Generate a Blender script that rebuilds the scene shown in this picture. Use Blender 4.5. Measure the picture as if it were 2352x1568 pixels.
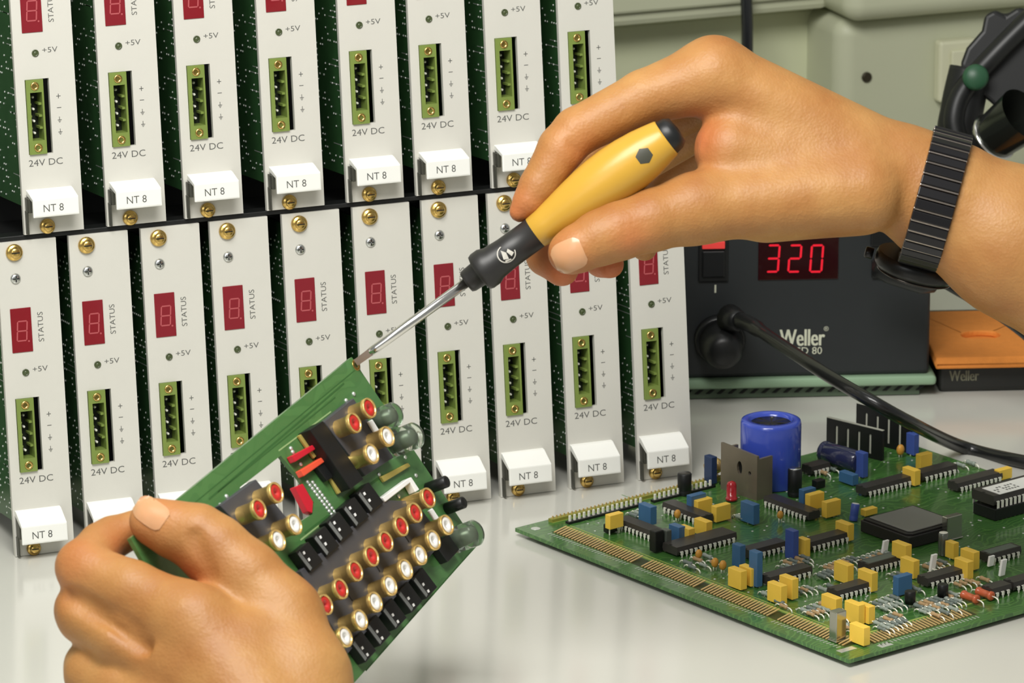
import bpy, bmesh, math, random
import numpy as np
from mathutils import Matrix, Vector
random.seed(7); rng = np.random.default_rng(7)
scn = bpy.context.scene
COL = scn.collection
for o in list(bpy.data.objects): bpy.data.objects.remove(o)
S = 0.001                                   # everything below is in millimetres

# ------------------------------------------------------------------ camera
CR = np.array([[0.9314859596830295, -0.3637734017014859, -0.0016790258733770866],
               [-0.103446869754347, -0.26045764591838366, -0.9599273721593018],
               [0.34875873043033817, 0.8943325594526539, -0.28024385997098217]])
CC = np.array([-525.1993473885141, -1905.2444548823985, 663.6439923323883])
CF = 11662.89404852857
W, H = 2352, 1568
LEAN = 0.11642804486162701                  # the rack leans back a little
cam = bpy.data.objects.new('camera', bpy.data.cameras.new('camera')); COL.objects.link(cam)
cam.data.sensor_width = 36; cam.data.lens = CF*36/W
cam.data.clip_start = 0.05; cam.data.clip_end = 30
mw = Matrix.Identity(4)
for i in range(3):
    mw[i][0] = CR[0][i]; mw[i][1] = -CR[1][i]; mw[i][2] = -CR[2][i]; mw[i][3] = CC[i]*S
cam.matrix_world = mw
cam.data.dof.use_dof = True; cam.data.dof.focus_distance = 2.0; cam.data.dof.aperture_fstop = 36
scn.camera = cam

# ------------------------------------------------------------------ world and lamps
wd = bpy.data.worlds.new('world'); scn.world = wd; wd.use_nodes = True
wd.node_tree.nodes['Background'].inputs[0].default_value = (0.99, 1.0, 0.95, 1)
wd.node_tree.nodes['Background'].inputs[1].default_value = 0.27
def area(name, loc, target, sx, sy, power, col=(1, 1, 1)):
    l = bpy.data.lights.new(name, 'AREA'); l.shape = 'RECTANGLE'; l.size = sx; l.size_y = sy
    l.energy = power; l.color = col
    o = bpy.data.objects.new(name, l); COL.objects.link(o); o.location = loc
    d = Vector(target)-Vector(loc); o.rotation_euler = d.to_track_quat('-Z', 'Y').to_euler()
    return o
area('bench_light', (-0.10, -0.54, 0.82), (0.16, -0.12, 0.08), 0.5, 0.36, 10.2, (1.0, 0.985, 0.945))
area('rear_ceiling_light', (0.45, 0.10, 1.3), (0.2, -0.2, 0.1), 0.9, 0.3, 1.0, (1.0, 1.0, 0.98))
area('fill_light', (-1.5, -1.9, 1.2), (0.1, -0.05, 0.12), 1.2, 1.0, 8, (0.98, 1.0, 1.0))  # added soft fill from the left of the camera, not a real window
scn.view_settings.view_transform = 'Standard'; scn.view_settings.look = 'None'
scn.view_settings.gamma = 1; scn.view_settings.use_curve_mapping = False
scn.view_settings.exposure = 0.0

# ------------------------------------------------------------------ projection helpers
def ray(px): return CR.T @ np.array([(px[0]-W/2)/CF, (px[1]-H/2)/CF, 1.0])
def at(px, d): return CC+ray(px)*d
class Frame:
    """a placed coordinate system (mm) standing in the room"""
    def __init__(s, O, X, Y, Z): s.O = np.array(O, float); s.M = np.array([X, Y, Z], float).T
    def hit(s, px, axis=2, h=0.0):
        o = s.M.T @ (CC-s.O); d = s.M.T @ ray(px)
        return o+d*(h-o[axis])/d[axis]
    def mat(s):
        m = Matrix.Identity(4)
        for i in range(3):
            for j in range(3): m[i][j] = s.M[i][j]
            m[i][3] = s.O[i]*S
        return m
def unit(v): v = np.array(v, float); return v/np.linalg.norm(v)

# ------------------------------------------------------------------ materials
def lin(c): return tuple(((x/255)/12.92 if x/255 <= .04045 else ((x/255+.055)/1.055)**2.4) for x in c)
MAT = {}
def mat(name, rgb, rough=.5, metal=0., noise=0., nscale=200., bump=0., bscale=400., spec=.5, coat=0., sss=0., trans=0., ior=1.45, emit=None, estr=0., alpha=1.):
    if name in MAT: return MAT[name]
    m = bpy.data.materials.new(name); m.use_nodes = True; nt = m.node_tree; b = nt.nodes['Principled BSDF']
    c = lin(rgb); b.inputs['Base Color'].default_value = (*c, 1)
    b.inputs['Roughness'].default_value = rough; b.inputs['Metallic'].default_value = metal
    b.inputs['Specular IOR Level'].default_value = spec; b.inputs['Coat Weight'].default_value = coat
    b.inputs['Transmission Weight'].default_value = trans; b.inputs['IOR'].default_value = ior
    b.inputs['Alpha'].default_value = alpha
    if sss:
        b.inputs['Subsurface Weight'].default_value = sss; b.inputs['Subsurface Radius'].default_value = (1, .35, .2); b.inputs['Subsurface Scale'].default_value = .004
    if emit: b.inputs['Emission Color'].default_value = (*lin(emit), 1); b.inputs['Emission Strength'].default_value = estr
    tc = nt.nodes.new('ShaderNodeTexCoord')
    if noise:
        n = nt.nodes.new('ShaderNodeTexNoise'); n.inputs['Scale'].default_value = nscale; n.inputs['Detail'].default_value = 4
        nt.links.new(tc.outputs['Object'], n.inputs['Vector'])
        mx = nt.nodes.new('ShaderNodeMix'); mx.data_type = 'RGBA'
        mx.inputs[6].default_value = (*[max(0, x*(1-noise)) for x in c], 1); mx.inputs[7].default_value = (*[min(1, x*(1+noise)) for x in c], 1)
        nt.links.new(n.outputs['Fac'], mx.inputs[0]); nt.links.new(mx.outputs[2], b.inputs['Base Color'])
    if bump:
        n2 = nt.nodes.new('ShaderNodeTexNoise'); n2.inputs['Scale'].default_value = bscale; n2.inputs['Detail'].default_value = 5
        nt.links.new(tc.outputs['Object'], n2.inputs['Vector'])
        bp = nt.nodes.new('ShaderNodeBump'); bp.inputs['Strength'].default_value = bump; bp.inputs['Distance'].default_value = .001
        nt.links.new(n2.outputs['Fac'], bp.inputs['Height']); nt.links.new(bp.outputs['Normal'], b.inputs['Normal'])
    MAT[name] = m; return m
M_panel = mat('anodised_panel', (214, 212, 203), .42, .15, .03, 60, .04, 900)
M_ink = mat('grey_ink', (92, 92, 88), .7)
M_handle = mat('white_plastic', (236, 236, 230), .35, 0, .02, 90)
M_green = mat('terminal_green', (118, 136, 66), .4, 0, .06, 300)
M_dark = mat('black_plastic', (24, 25, 25), .4, 0, .1, 200)
M_dark2 = mat('matt_black', (13, 14, 14), .6, 0, .1, 200)
M_brass = mat('brass', (214, 180, 105), .25, 1., .08, 500)
M_gold = mat('gold_plate', (244, 206, 128), .24, .72, .05, 400)
M_zinc = mat('zinc', (205, 207, 205), .25, 1.)
M_tin = mat('tin', (250, 248, 236), .35, .05)
M_steel = mat('steel', (226, 224, 220), .18, 1.)
M_red_d = mat('display_red', (128, 28, 38), .18, 0, .05, 300, coat=.3)
M_seg = mat('segment_pink', (176, 84, 88), .4)
M_card = mat('card_green', (50, 88, 50), .35, 0, .25, 90)
M_solder = mat('solder', (222, 226, 220), .3, .6)

# green board with a faint net of tracks
def board_mat(name, base, dark, sc, rough=.28):
    m = bpy.data.materials.new(name); m.use_nodes = True; nt = m.node_tree; b = nt.nodes['Principled BSDF']
    b.inputs['Roughness'].default_value = rough; b.inputs['Coat Weight'].default_value = .5; b.inputs['Coat Roughness'].default_value = .1
    tc = nt.nodes.new('ShaderNodeTexCoord')
    br = nt.nodes.new('ShaderNodeTexBrick'); br.inputs['Scale'].default_value = sc; br.inputs['Mortar Size'].default_value = .035
    br.inputs['Color1'].default_value = (*lin(base), 1); br.inputs['Color2'].default_value = (*[x*.82 for x in lin(base)], 1); br.inputs['Mortar'].default_value = (*lin(dark), 1)
    br.inputs['Brick Width'].default_value = 1.7; br.inputs['Row Height'].default_value = .22
    n = nt.nodes.new('ShaderNodeTexNoise'); n.inputs['Scale'].default_value = 45
    ad = nt.nodes.new('ShaderNodeMix'); ad.data_type = 'VECTOR'; ad.inputs[0].default_value = .03
    nt.links.new(tc.outputs['Object'], n.inputs['Vector']); nt.links.new(tc.outputs['Object'], ad.inputs[4]); nt.links.new(n.outputs['Color'], ad.inputs[5])
    nt.links.new(ad.outputs[1], br.inputs['Vector']); nt.links.new(br.outputs['Color'], b.inputs['Base Color'])
    MAT[name] = m; return m
M_board = board_mat('circuit_board_green', (62, 110, 50), (80, 128, 60), 90)
M_held = board_mat('held_board_green', (78, 124, 68), (70, 115, 62), 45, .4)

# ------------------------------------------------------------------ mesh builder
class MB:
    def __init__(s): s.v = []; s.f = []; s.m = []; s.sm = []
    def add(s, vs, fs, m=0, smooth=False, T=None):
        n = len(s.v)
        if T is not None: vs = [T(v) for v in vs]
        s.v += [tuple(float(c) for c in v) for v in vs]; s.f += [tuple(i+n for i in f) for f in fs]
        s.m += [m]*len(fs); s.sm += [smooth]*len(fs); return s
    def box(s, a, b, m=0, T=None):
        (x0, y0, z0), (x1, y1, z1) = a, b
        vs = [(x0, y0, z0), (x1, y0, z0), (x1, y1, z0), (x0, y1, z0), (x0, y0, z1), (x1, y0, z1), (x1, y1, z1), (x0, y1, z1)]
        return s.add(vs, [(0, 3, 2, 1), (4, 5, 6, 7), (0, 1, 5, 4), (1, 2, 6, 5), (2, 3, 7, 6), (3, 0, 4, 7)], m, False, T)
    def cbox(s, c, d, m=0, T=None): return s.box([c[i]-d[i]/2 for i in range(3)], [c[i]+d[i]/2 for i in range(3)], m, T)
    def lathe(s, prof, o, ax, n=24, m=0, smooth=True, ref=(0, 0, 1), ph=0.0, caps=True):
        """prof: list of (distance along ax, radius)"""
        ax = unit(ax); r = np.array(ref, float)
        if abs(ax @ r) > .95: r = np.array([1., 0, 0])
        e1 = unit(np.cross(ax, r)); e2 = np.cross(ax, e1); o = np.array(o, float); vs = []
        for (t, rad) in prof:
            for k in range(n):
                a = ph+2*math.pi*k/n; vs.append(o+ax*t+(e1*math.cos(a)+e2*math.sin(a))*rad)
        fs = []
        for i in range(len(prof)-1):
            for k in range(n): fs.append((i*n+k, i*n+(k+1) % n, (i+1)*n+(k+1) % n, (i+1)*n+k))
        s.add(vs, fs, m, smooth)
        if caps:
            if prof[0][1] > 1e-6: s.add(vs[:n], [tuple(range(n))[::-1]], m)
            if prof[-1][1] > 1e-6: s.add(vs[-n:], [tuple(range(n))], m)
        return s
    def cyl(s, o, ax, L, r, n=20, m=0): return s.lathe([(0, r), (L, r)], o, ax, n, m)
    def tube(s, pts, r, n=8, m=0):
        pts = [np.array(p, float) for p in pts]; rr = r if hasattr(r, '__len__') else [r]*len(pts)
        vs = []; prev = None
        for i, p in enumerate(pts):
            t = unit(pts[min(i+1, len(pts)-1)]-pts[max(i-1, 0)])
            if prev is None:
                q = np.array([0, 0, 1.]) if abs(t[2]) < .9 else np.array([1., 0, 0]); e1 = unit(np.cross(t, q))
            else: e1 = unit(prev-t*(prev @ t))
            prev = e1; e2 = np.cross(t, e1)
            for k in range(n):
                a = 2*math.pi*k/n; vs.append(p+(e1*math.cos(a)+e2*math.sin(a))*rr[i])
        fs = [(i*n+k, i*n+(k+1) % n, (i+1)*n+(k+1) % n, (i+1)*n+k) for i in range(len(pts)-1) for k in range(n)]
        s.add(vs, fs, m, True); s.add(vs[:n], [tuple(range(n))[::-1]], m); s.add(vs[-n:], [tuple(range(n))], m); return s
    def ball(s, c, r, m=0, n=10, sc=(1, 1, 1)):
        vs = []; k = n//2
        for i in range(k+1):
            th = math.pi*i/k
            for j in range(n):
                a = 2*math.pi*j/n; vs.append((c[0]+r*sc[0]*math.sin(th)*math.cos(a), c[1]+r*sc[1]*math.sin(th)*math.sin(a), c[2]+r*sc[2]*math.cos(th)))
        return s.add(vs, [(i*n+j, i*n+(j+1) % n, (i+1)*n+(j+1) % n, (i+1)*n+j) for i in range(k) for j in range(n)], m, True)
    def prism(s, poly, a, b, m=0, T=None):
        """polygon in (p,q) swept from a to b; T maps (p,q,h) to xyz"""
        n = len(poly); vs = [(p, q, a) for p, q in poly]+[(p, q, b) for p, q in poly]
        fs = [tuple(range(n))[::-1], tuple(range(n, 2*n))]+[(i, (i+1) % n, n+(i+1) % n, n+i) for i in range(n)]
        return s.add(vs, fs, m, False, T)
    def build(s, name, mats, parent=None, bevel=0., seg=2, fix=True, label=None):
        me = bpy.data.meshes.new(name)
        me.from_pydata([(x*S, y*S, z*S) for x, y, z in s.v], [], s.f)
        for mm in (mats if isinstance(mats, (list, tuple)) else [mats]): me.materials.append(mm)
        me.polygons.foreach_set('material_index', s.m); me.polygons.foreach_set('use_smooth', s.sm)
        if fix:
            b = bmesh.new(); b.from_mesh(me)
            bmesh.ops.remove_doubles(b, verts=b.verts, dist=1e-7); bmesh.ops.recalc_face_normals(b, faces=b.faces)
            b.to_mesh(me); b.free()
        me.update()
        o = bpy.data.objects.new(name, me); COL.objects.link(o)
        if parent is not None: o.parent = parent
        if bevel:
            md = o.modifiers.new('bevel', 'BEVEL'); md.width = bevel*S; md.segments = seg; md.limit_method = 'ANGLE'; md.angle_limit = .7
        if label: o['label'] = label
        return o
def thing(name, frame, label, cat, group=None):
    o = bpy.data.objects.new(name, None); COL.objects.link(o); o.empty_display_size = .02
    o.matrix_world = frame.mat() if isinstance(frame, Frame) else Matrix.Translation(Vector(frame)*S)
    o['label'] = label; o['category'] = cat
    if group: o['group'] = group
    return o
def tag(o, label, cat, group=None):
    o['label'] = label; o['category'] = cat
    if group: o['group'] = group
    return o
def structure(o): o['kind'] = 'structure'; return o
_tc = {}
def text_geo(s):
    if s not in _tc:
        c = bpy.data.curves.new('t', 'FONT'); c.body = s; c.resolution_u = 3
        o = bpy.data.objects.new('t', c); COL.objects.link(o)
        dg = bpy.context.evaluated_depsgraph_get(); me = o.evaluated_get(dg).to_mesh()
        v = np.array([tuple(x.co) for x in me.vertices]); f = [tuple(p.vertices) for p in me.polygons]
        bpy.data.objects.remove(o); bpy.data.curves.remove(c)
        v[:, :2] -= v[:, :2].min(0); v[:, :2] /= v[:, :2].max(0); _tc[s] = (v[:, :2], f)
    return _tc[s]
def add_text(mb, s, w, h, T, m=0):
    v, f = text_geo(s); mb.add([(a*w, b*h, 0) for a, b in v], f, m, False, T)
def filled(outer, holes=()):
    """triangulated 2D polygon with holes"""
    c = bpy.data.curves.new('p', 'CURVE'); c.dimensions = '2D'; c.fill_mode = 'BOTH'
    for loop in [outer]+list(holes):
        sp = c.splines.new('POLY'); sp.points.add(len(loop)-1); sp.use_cyclic_u = True
        for i, p in enumerate(loop): sp.points[i].co = (p[0], p[1], 0, 1)
    o = bpy.data.objects.new('p', c); COL.objects.link(o)
    dg = bpy.context.evaluated_depsgraph_get(); me = o.evaluated_get(dg).to_mesh()
    v = [(x.co[0], x.co[1]) for x in me.vertices]; f = [tuple(p.vertices) for p in me.polygons]
    bpy.data.objects.remove(o); bpy.data.curves.remove(c); return v, f
def plate(mb, outer, holes, h0, h1, T, m=0):
    v, f = filled(outer, holes)
    mb.add([(a, b, h0) for a, b in v], f, m, False, T); mb.add([(a, b, h1) for a, b in v], f, m, False, T)
    for loop in [outer]+list(holes):
        n = len(loop); vs = [(p[0], p[1], h0) for p in loop]+[(p[0], p[1], h1) for p in loop]
        mb.add(vs, [(i, (i+1) % n, n+(i+1) % n, n+i) for i in range(n)], m, False, T)
def rect(x0, y0, x1, y1): return [(x0, y0), (x1, y0), (x1, y1), (x0, y1)]
SEG = dict(a=((0, 2), (1, 2)), b=((1, 2), (1, 1)), c=((1, 1), (1, 0)), d=((0, 0), (1, 0)), e=((0, 1), (0, 0)), f=((0, 2), (0, 1)), g=((0, 1), (1, 1)))
DIG = {'0': 'abcdef', '2': 'abged', '3': 'abgcd', '8': 'abcdefg'}
def digit(mb, ch, w, h, t, T, m=0, slant=.08):
    for k in DIG[ch]:
        (x0, y0), (x1, y1) = SEG[k]; a = np.array([x0*w, y0*h/2]); b = np.array([x1*w, y1*h/2]); d = unit(b-a)*t*.62; n = np.array([-d[1], d[0]])/np.linalg.norm(d)*t/2
        q = [a+d+n, b-d+n, b-d*.2, b-d-n, a+d-n, a+d*.2]
        mb.add([(p[0]+slant*p[1], p[1], 0) for p in q], [tuple(range(6))], m, False, T)

# ------------------------------------------------------------------ setting: wall, desk
TZ = -1.6
M_wall = mat('painted_wall', (168, 171, 146), .75, 0, .05, 8, .05, 120)
M_duct = mat('duct_plastic', (188, 191, 164), .5, 0, .04, 20)
WY = 330.0
FW = Frame((0, WY, 0), (1, 0, 0), (0, 1, 0), (0, 0, 1))
wl = MB().box((-900, WY, -300), (1500, WY+60, 900)); structure(wl.build('wall_back', M_wall))
M_desk = mat('desk_laminate', (204, 203, 194), .14, 0, .02, 6, .01, 300, spec=.75)
desk = MB().box((-700, -900, TZ-28), (1300, WY-2, TZ))
tag(desk.build('worktop', M_desk, None, 1.5), 'pale glossy laminate worktop carrying the rack and the boards', 'worktop')

# cable duct on the wall: a raised strip with a lid line
a0 = FW.hit((1410, 78), 1, -30); a1 = FW.hit((1930, 5), 1, -30)
dz = (a0[2]+a1[2])/2
dt = thing('cable_duct', (0, WY, dz), 'pale horizontal cable duct on the wall behind the raised hand', 'cable duct')
d = MB().box((-300, -30, 0), (a1[0]-6, 0, 60)); d.build('duct_body', M_duct, dt, 3)
MB().box((-300, -33, 7), (a1[0]-8, -30, 54)).build('duct_lid', M_duct, dt, 1.5)
# wall panel below the duct
b0 = FW.hit((1915, 300), 1, -8)
pn = MB().box((-300, WY-8, TZ), (b0[0]-7, WY, dz-4)); structure(pn.build('trim_1', mat('panel_grey', (205, 209, 176), .6, 0, .04, 10), None, 1.5))
# large box to the right
c0 = FW.hit((1928, 30), 1, -45); c1 = FW.hit((2100, 60), 1, -45)
bx = thing('wall_box', (c0[0], WY, 0), 'large pale wall box with rounded edge, right of the wall panel', 'wall box')
MB().box((0, -45, TZ+1), (420, 0, c1[2]+6)).build('cover', M_duct, bx, 9, 14)
MB().box((-2, -60, c1[2]+7), (420, 0, c1[2]+60)).build('upper_cover', M_duct, bx, 9, 14)
hh = FW.hit((1990, 177), 1, -45)
MB().lathe([(0, 2.6), (.8, 2.6), (1.2, 2.0)], (hh[0]-c0[0], -45, hh[2]), (0, -1, 0), 16).build('screw', mat('dark_screw', (60, 55, 40), .5, .5), bx)
s0 = FW.hit((2146, 232), 1, -47); s1 = FW.hit((2236, 84), 1, -47)
so = thing('wall_socket', ((s0[0]+s1[0])/2, WY-45, (s0[2]+s1[2])/2), 'cream wall socket plate with a small amber indicator on the wall box', 'wall socket')
w2, h2 = (s1[0]-s0[0])/2, (s1[2]-s0[2])/2
MB().box((-w2, -7, -h2), (w2, 0, h2)).build('plate', mat('cream_plastic', (205, 205, 176), .4), so, 1.5)
MB().box((-w2*.45, -9, -h2*.55), (w2*.6, -7, h2*.7)).build('rocker', mat('cream_plastic', (205, 205, 176)), so, .8)
MB().box((w2*.25, -9.6, -h2*.1), (w2*.42, -9, h2*.6)).build('indicator', mat('amber', (150, 90, 50), .3), so)
# cable hanging on the wall
q0 = FW.hit((1712, -60), 1, -38); q1 = FW.hit((1716, 175), 1, -38)
cb = MB().tube([(q0[0], WY-38, q0[2]+60), (q0[0], WY-38, q0[2]), ((q0[0]+q1[0])/2+.3, WY-38.5, (q0[2]+q1[2])/2), (q1[0], WY-38, q1[2]), (q1[0]+1, WY-36, 40)], 2.9, 12)
tag(cb.build('wall_cable', mat('cable_black', (34, 36, 38), .25, coat=.3)), 'thin dark cable running straight down across the wall duct', 'cable')

# ------------------------------------------------------------------ rack and its plug-in modules
ca, sa = math.cos(LEAN), math.sin(LEAN)
FR = Frame((0, 0, 0), (1, 0, 0), (0, ca, -sa), (0, sa, ca))       # x along the row, y into the rack, z up the panels
def rackframe(u, w): return Frame(FR.O+FR.M @ np.array([u, 0, w]), *FR.M.T)
UU = [12.1, 47.1, 80.3, 115.6, 150.6, 181.2, 214.9, 247.8]
LU = [0.0, 30.4, 61.0, 90.5, 121.8, 152.7, 183.2, 212.6, 244.0, 275.7]
UW = 129.5
rk = thing('card_rack', rackframe(0, 0), 'black card rack carrying two rows of silver modules', 'rack')
MB().box((-40, 1.2, 128.4), (274, 12, 130.2)).build('centre_rail', M_dark, rk, .3)
MB().box((-40, 1.2, 258), (274, 12, 263)).build('top_rail', M_dark, rk, .3)
MB().box((-40, 70, 12), (301, 73, 262)).build('back_panel', M_dark2, rk)
MB().box((-40, 14, 125.5), (300, 68, 126.5)).build('card_guide', M_dark2, rk)
MB().box((301.4, 8, 17), (303, 72, 128)).build('side_plate', M_dark, rk)
MB().box((274.2, 8, 131), (276, 72, 262)).build('side_plate', M_dark, rk)
ORD = ['first', 'second', 'third', 'fourth', 'fifth', 'sixth', 'seventh', 'eighth', 'ninth', 'tenth']
def make_module(upper):
    t = thing('plug_in_module', (0, 0, 0), '', 'rack module')
    z0, z1 = (0.9, 128.0) if upper else (-1.4, 128.2)
    wpan = 25.0
    Tp = lambda v: (v[0], v[2], v[1])
    # front panel with the real opening for the connector
    p = MB(); plate(p, rect(0, z0, wpan, z1), [rect(3.9, 33.2, 14.0, 63.7)], 0, 2.2, Tp, 0)
    Tt = lambda x, z, y=-.04: (lambda v: (x+v[0], y, z+v[1]))
    add_text(p, '+5V', 6.4, 2.2, Tt(12.0, 74.0), 1)
    add_text(p, '24V DC', 14.2, 2.7, Tt(3.6, 28.4), 1)
    add_text(p, 'STATUS', 12.2, 2.3, lambda v: (17.6-v[1], -.04, 86.2+v[0]), 1)
    p.box((16.7, -.04, 55.9), (18.5, .1, 56.2), 1); p.box((17.45, -.04, 55.1), (17.75, .1, 57.0), 1); p.box((16.7, -.04, 51.2), (18.5, .1, 51.5), 1)
    for zz in (46.2, 41.3):
        p.box((17.4, -.04, zz), (17.65, .1, zz+1.5), 1); p.box((16.7, -.04, zz), (18.4, .1, zz+.28), 1); p.box((17.0, -.04, zz-.5), (18.05, .1, zz-.25), 1); p.box((17.3, -.04, zz-.95), (17.75, .1, zz-.7), 1)
    p.build('front_panel', [M_panel, M_ink], t)
    # seven segment display
    dsp = MB().box((4.0, -.35, 82.6), (12.7, 4, 100.8)).build('status_display', M_red_d, t, .2)
    g = MB(); digit(g, '8', 4.0, 8.0, .55, lambda v: (6.2+v[0], -.4, 87.4+v[1])); g.cyl((11.1, -.36, 87), (0, -1, 0), .05, .4, 8)
    g.build('digit', M_seg, dsp)
    MB().lathe([(0, 1.45), (.4, 1.45), (.4, 1.05), (.1, 1.0), (.55, .6), (.7, 0)], (9.0, 0, 74.2), (0, -1, 0), 16).build('indicator_light', mat('led_olive', (74, 84, 54), .3), t)
    # connector
    h = MB(); plate(h, rect(4.1, 33.3, 11.3, 63.6), [rect(5.6, 38.9, 10.5, 58.4)], -1.0, 7.5, Tp, 0)
    h.box((4.1, 7.0, 33.3), (11.3, 9, 63.6), 1)
    for k in range(1, 4): h.box((9.3, 0.6, 38.9+k*4.88-.45), (10.5, 7.4, 38.9+k*4.88+.45), 0); h.box((5.6, .6, 38.9+k*4.88-.35), (6.3, 7.4, 38.9+k*4.88+.35), 0)
    con = h.build('connector', [M_green, mat('socket_dark', (22, 30, 16), .5)], t)
    for k in range(4): MB().lathe([(0, .55), (2.6, .55), (3.1, .3)], (8.1, 7, 41.3+k*4.88), (0, -1, 0), 10).build('pin', M_tin, con)
    for zz in (36.0, 61.0):
        MB().lathe([(0, 1.75), (.35, 1.7), (.4, .95), (-.6, .8), (-.6, 0)], (7.7, -1.0, zz), (0, -1, 0), 18).build('brass_insert', M_brass, con)
    # printed card
    c = MB().box((3.0, 2.4, 11), (4.6, 68, 123), 0)
    rs = random.Random(3 if upper else 5)
    for k in range(230):
        zz = 13+rs.randrange(42)*2.54; yy = 5+rs.randrange(20)*2.54
        c.lathe([(0, .55), (.3, .35), (.34, 0)], (3.0, yy, zz), (-1, 0, 0), 6, 1)
    for k in range(26):
        zz = 13+rs.randrange(42)*2.54; c.box((2.96, 5, zz), (3.0, 5+rs.random()*20, zz+.35), 1)
    c.build('printed_card', [M_card, M_solder], t)
    # handle with a typed label
    hs, hl, hb = (19.2, 16.2, 8.8) if upper else (17.8, 12.5, 5.0)
    hu = 1.6 if upper else .7
    hd = MB().prism([(0, hs), (-2, hs-.4), (-9.6, hl), (-9.6, hb), (-8.3, hb), (-8.3, hl-1.1), (0, hs-2.2)], hu, hu+19.2, 0, lambda v: (v[2], v[0], v[1]))
    hdo = hd.build('handle', M_handle, t, .25)
    lb = MB().box((hu+.5, -9.72, hb+.5), (hu+18.7, -9.6, hl-.4), 0); add_text(lb, 'NT 8', 8.4, 3.0, lambda v: (hu+4.3+v[0], -9.76, hb+2.1+v[1]), 1)
    lb.build('label_strip', [M_handle, M_ink], hdo)
    lt = MB().box((.9, -5.5, hb+1.5), (2.4, 0, hs-3.0)); lt.box((.6, -3.2, z0+.4), (1.3, 0, hb+2), 0); lt.build('latch', mat('latch_grey', (78, 78, 70), .4, .4), t, .2)
    su, sw, sr = (9.6, 3.7, 2.45) if upper else (7.7, 1.3, 2.3)
    def screw(u, w, r, collar, mt, nm):
        b = MB()
        if collar: b.lathe([(0, r*1.28), (1.0, r*1.28), (1.5, r*1.1), (1.5, r*.8), (2.4, r*.8), (2.9, r*.62), (2.9, 0)], (u, 0, w), (0, -1, 0), 20)
        else: b.lathe([(0, r), (.5, r*.92), (.9, r*.6), (1.05, 0)], (u, 0, w), (0, -1, 0), 18)
        y = -2.95 if collar else -1.02
        b.box((u-r*.62, y, w-.22), (u+r*.62, y+.5, w+.22), 1)
        if not collar: b.box((u-.22, y, w-r*.62), (u+.22, y+.5, w+r*.62), 1)
        b.build(nm, [mt, M_dark2], t)
    screw(su, sw, sr, True, M_brass, 'collar_screw')
    screw(7.2, 123.8, 2.7, True, M_brass, 'collar_screw')
    screw(7.2, 113.0, 2.2, False, M_zinc, 'cross_head_screw')
    return t
def copy_tree(o, parent=None):
    c = o.copy(); COL.objects.link(c)
    if parent is not None: c.parent = parent
    for ch in list(o.children): copy_tree(ch, c)
    return c
for upper, us in ((True, UU), (False, LU)):
    proto = make_module(upper)
    for i, u in enumerate(us):
        o = proto if i == len(us)-1 else copy_tree(proto)
        o.matrix_world = rackframe(u, UW if upper else 0).mat()
        row = 'upper' if upper else 'lower'
        ex = ''
        if not upper: ex = {1: ', near the holding hand', 4: ', crossed by the held board', 5: ', under the screwdriver blade', 9: ', rightmost beside the soldering station'}.get(i, '')
        else: ex = {0: ', at the green card edge', 7: ', half behind the raised hand'}.get(i, '')
        o['label'] = f'silver rack module, {ORD[i]} from the left in the {row} row{ex}'
        o['group'] = f'modules in the {row} row of the rack'

# ------------------------------------------------------------------ large circuit board lying on the desk
A = np.array([199.5, -50.1]); ang = math.atan2(.295, .955)
BT = 2.0                                                            # height of the board's top face
FB = Frame((A[0], A[1], BT), (math.cos(ang), math.sin(ang), 0), (-math.sin(ang), math.cos(ang), 0), (0, 0, 1))
BL, BWd = 205.0, 206.0
tb = thing('circuit_board', FB, 'large green circuit board full of chips lying flat on the worktop', 'circuit board')
def B(px, h=0.): return FB.hit(px, 2, h)
b = MB().box((0, -BL, -1.6), (BWd, 0, 0), 0)
M_pad = mat('board_gold', (232, 200, 138), .3, .55, .1, 600)
M_silk = mat('pale_track', (150, 170, 84), .4)
def pads(mb, p0, p1, along, ln, step, m=1, w=.75, z=.12, rise=0.):
    p0 = np.array(p0[:2]); p1 = np.array(p1[:2]); L = np.linalg.norm(p1-p0); d = (p1-p0)/L; n = int(L/step)
    for k in range(n):
        c = p0+d*(k+.5)*step; q = np.array(along)*ln/2; r = d*w/2
        vs = [c-q-r, c+q-r, c+q+r, c-q+r]; zz = (z, z+rise, z+rise, z)
        mb.add([(v[0], v[1], .01+zz[i]-z) for i, v in enumerate(vs)]+[(v[0], v[1], zz[i]) for i, v in enumerate(vs)], [(4, 5, 6, 7), (0, 1, 5, 4), (1, 2, 6, 5), (2, 3, 7, 6), (3, 0, 4, 7), (0, 3, 2, 1)], m)
xs = 12.0
b.box((8.4, -193.5, 0), (15.8, -13.5, .03), 5); b.box((19.5, -197.6, 0), (74.5, -189.4, .03), 5)
for (y0, y1) in ((-14, -66), (-70, -104), (-107, -150), (-153, -193)):      # the rows along the near left edge
    pads(b, (xs, y0), (xs, y1), (1, 0), 6.6, 1.88, 1, .8, .35, 1.3)
    pads(b, (xs-5.6, y0), (xs-5.6, y1), (1, 0), 2.2, 1.9, 3, .5)
b.box((16.6, -196, 0), (18.2, -12, .1), 2); b.box((19.2, -196, 0), (19.8, -12, .1), 2)
pads(b, (20, -193.5), (74, -193.5), (0, 1), 7.5, 1.88, 1, .85, .35, .7)
pads(b, (20, -200), (74, -200), (0, 1), 2.2, 1.9, 3, .5)
b.box((16, -187.5, 0), (96, -186.3, .1), 2)
b.box((16, -5, 0), (150, -3.6, .1), 2)
for (p, q) in (((7, -196), 4), ((22, -201.5), 3)): b.box((p[0]-q, p[1]-1.6, 0), (p[0]+q, p[1]+1.6, .12), 3)
rs = random.Random(11)
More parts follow.
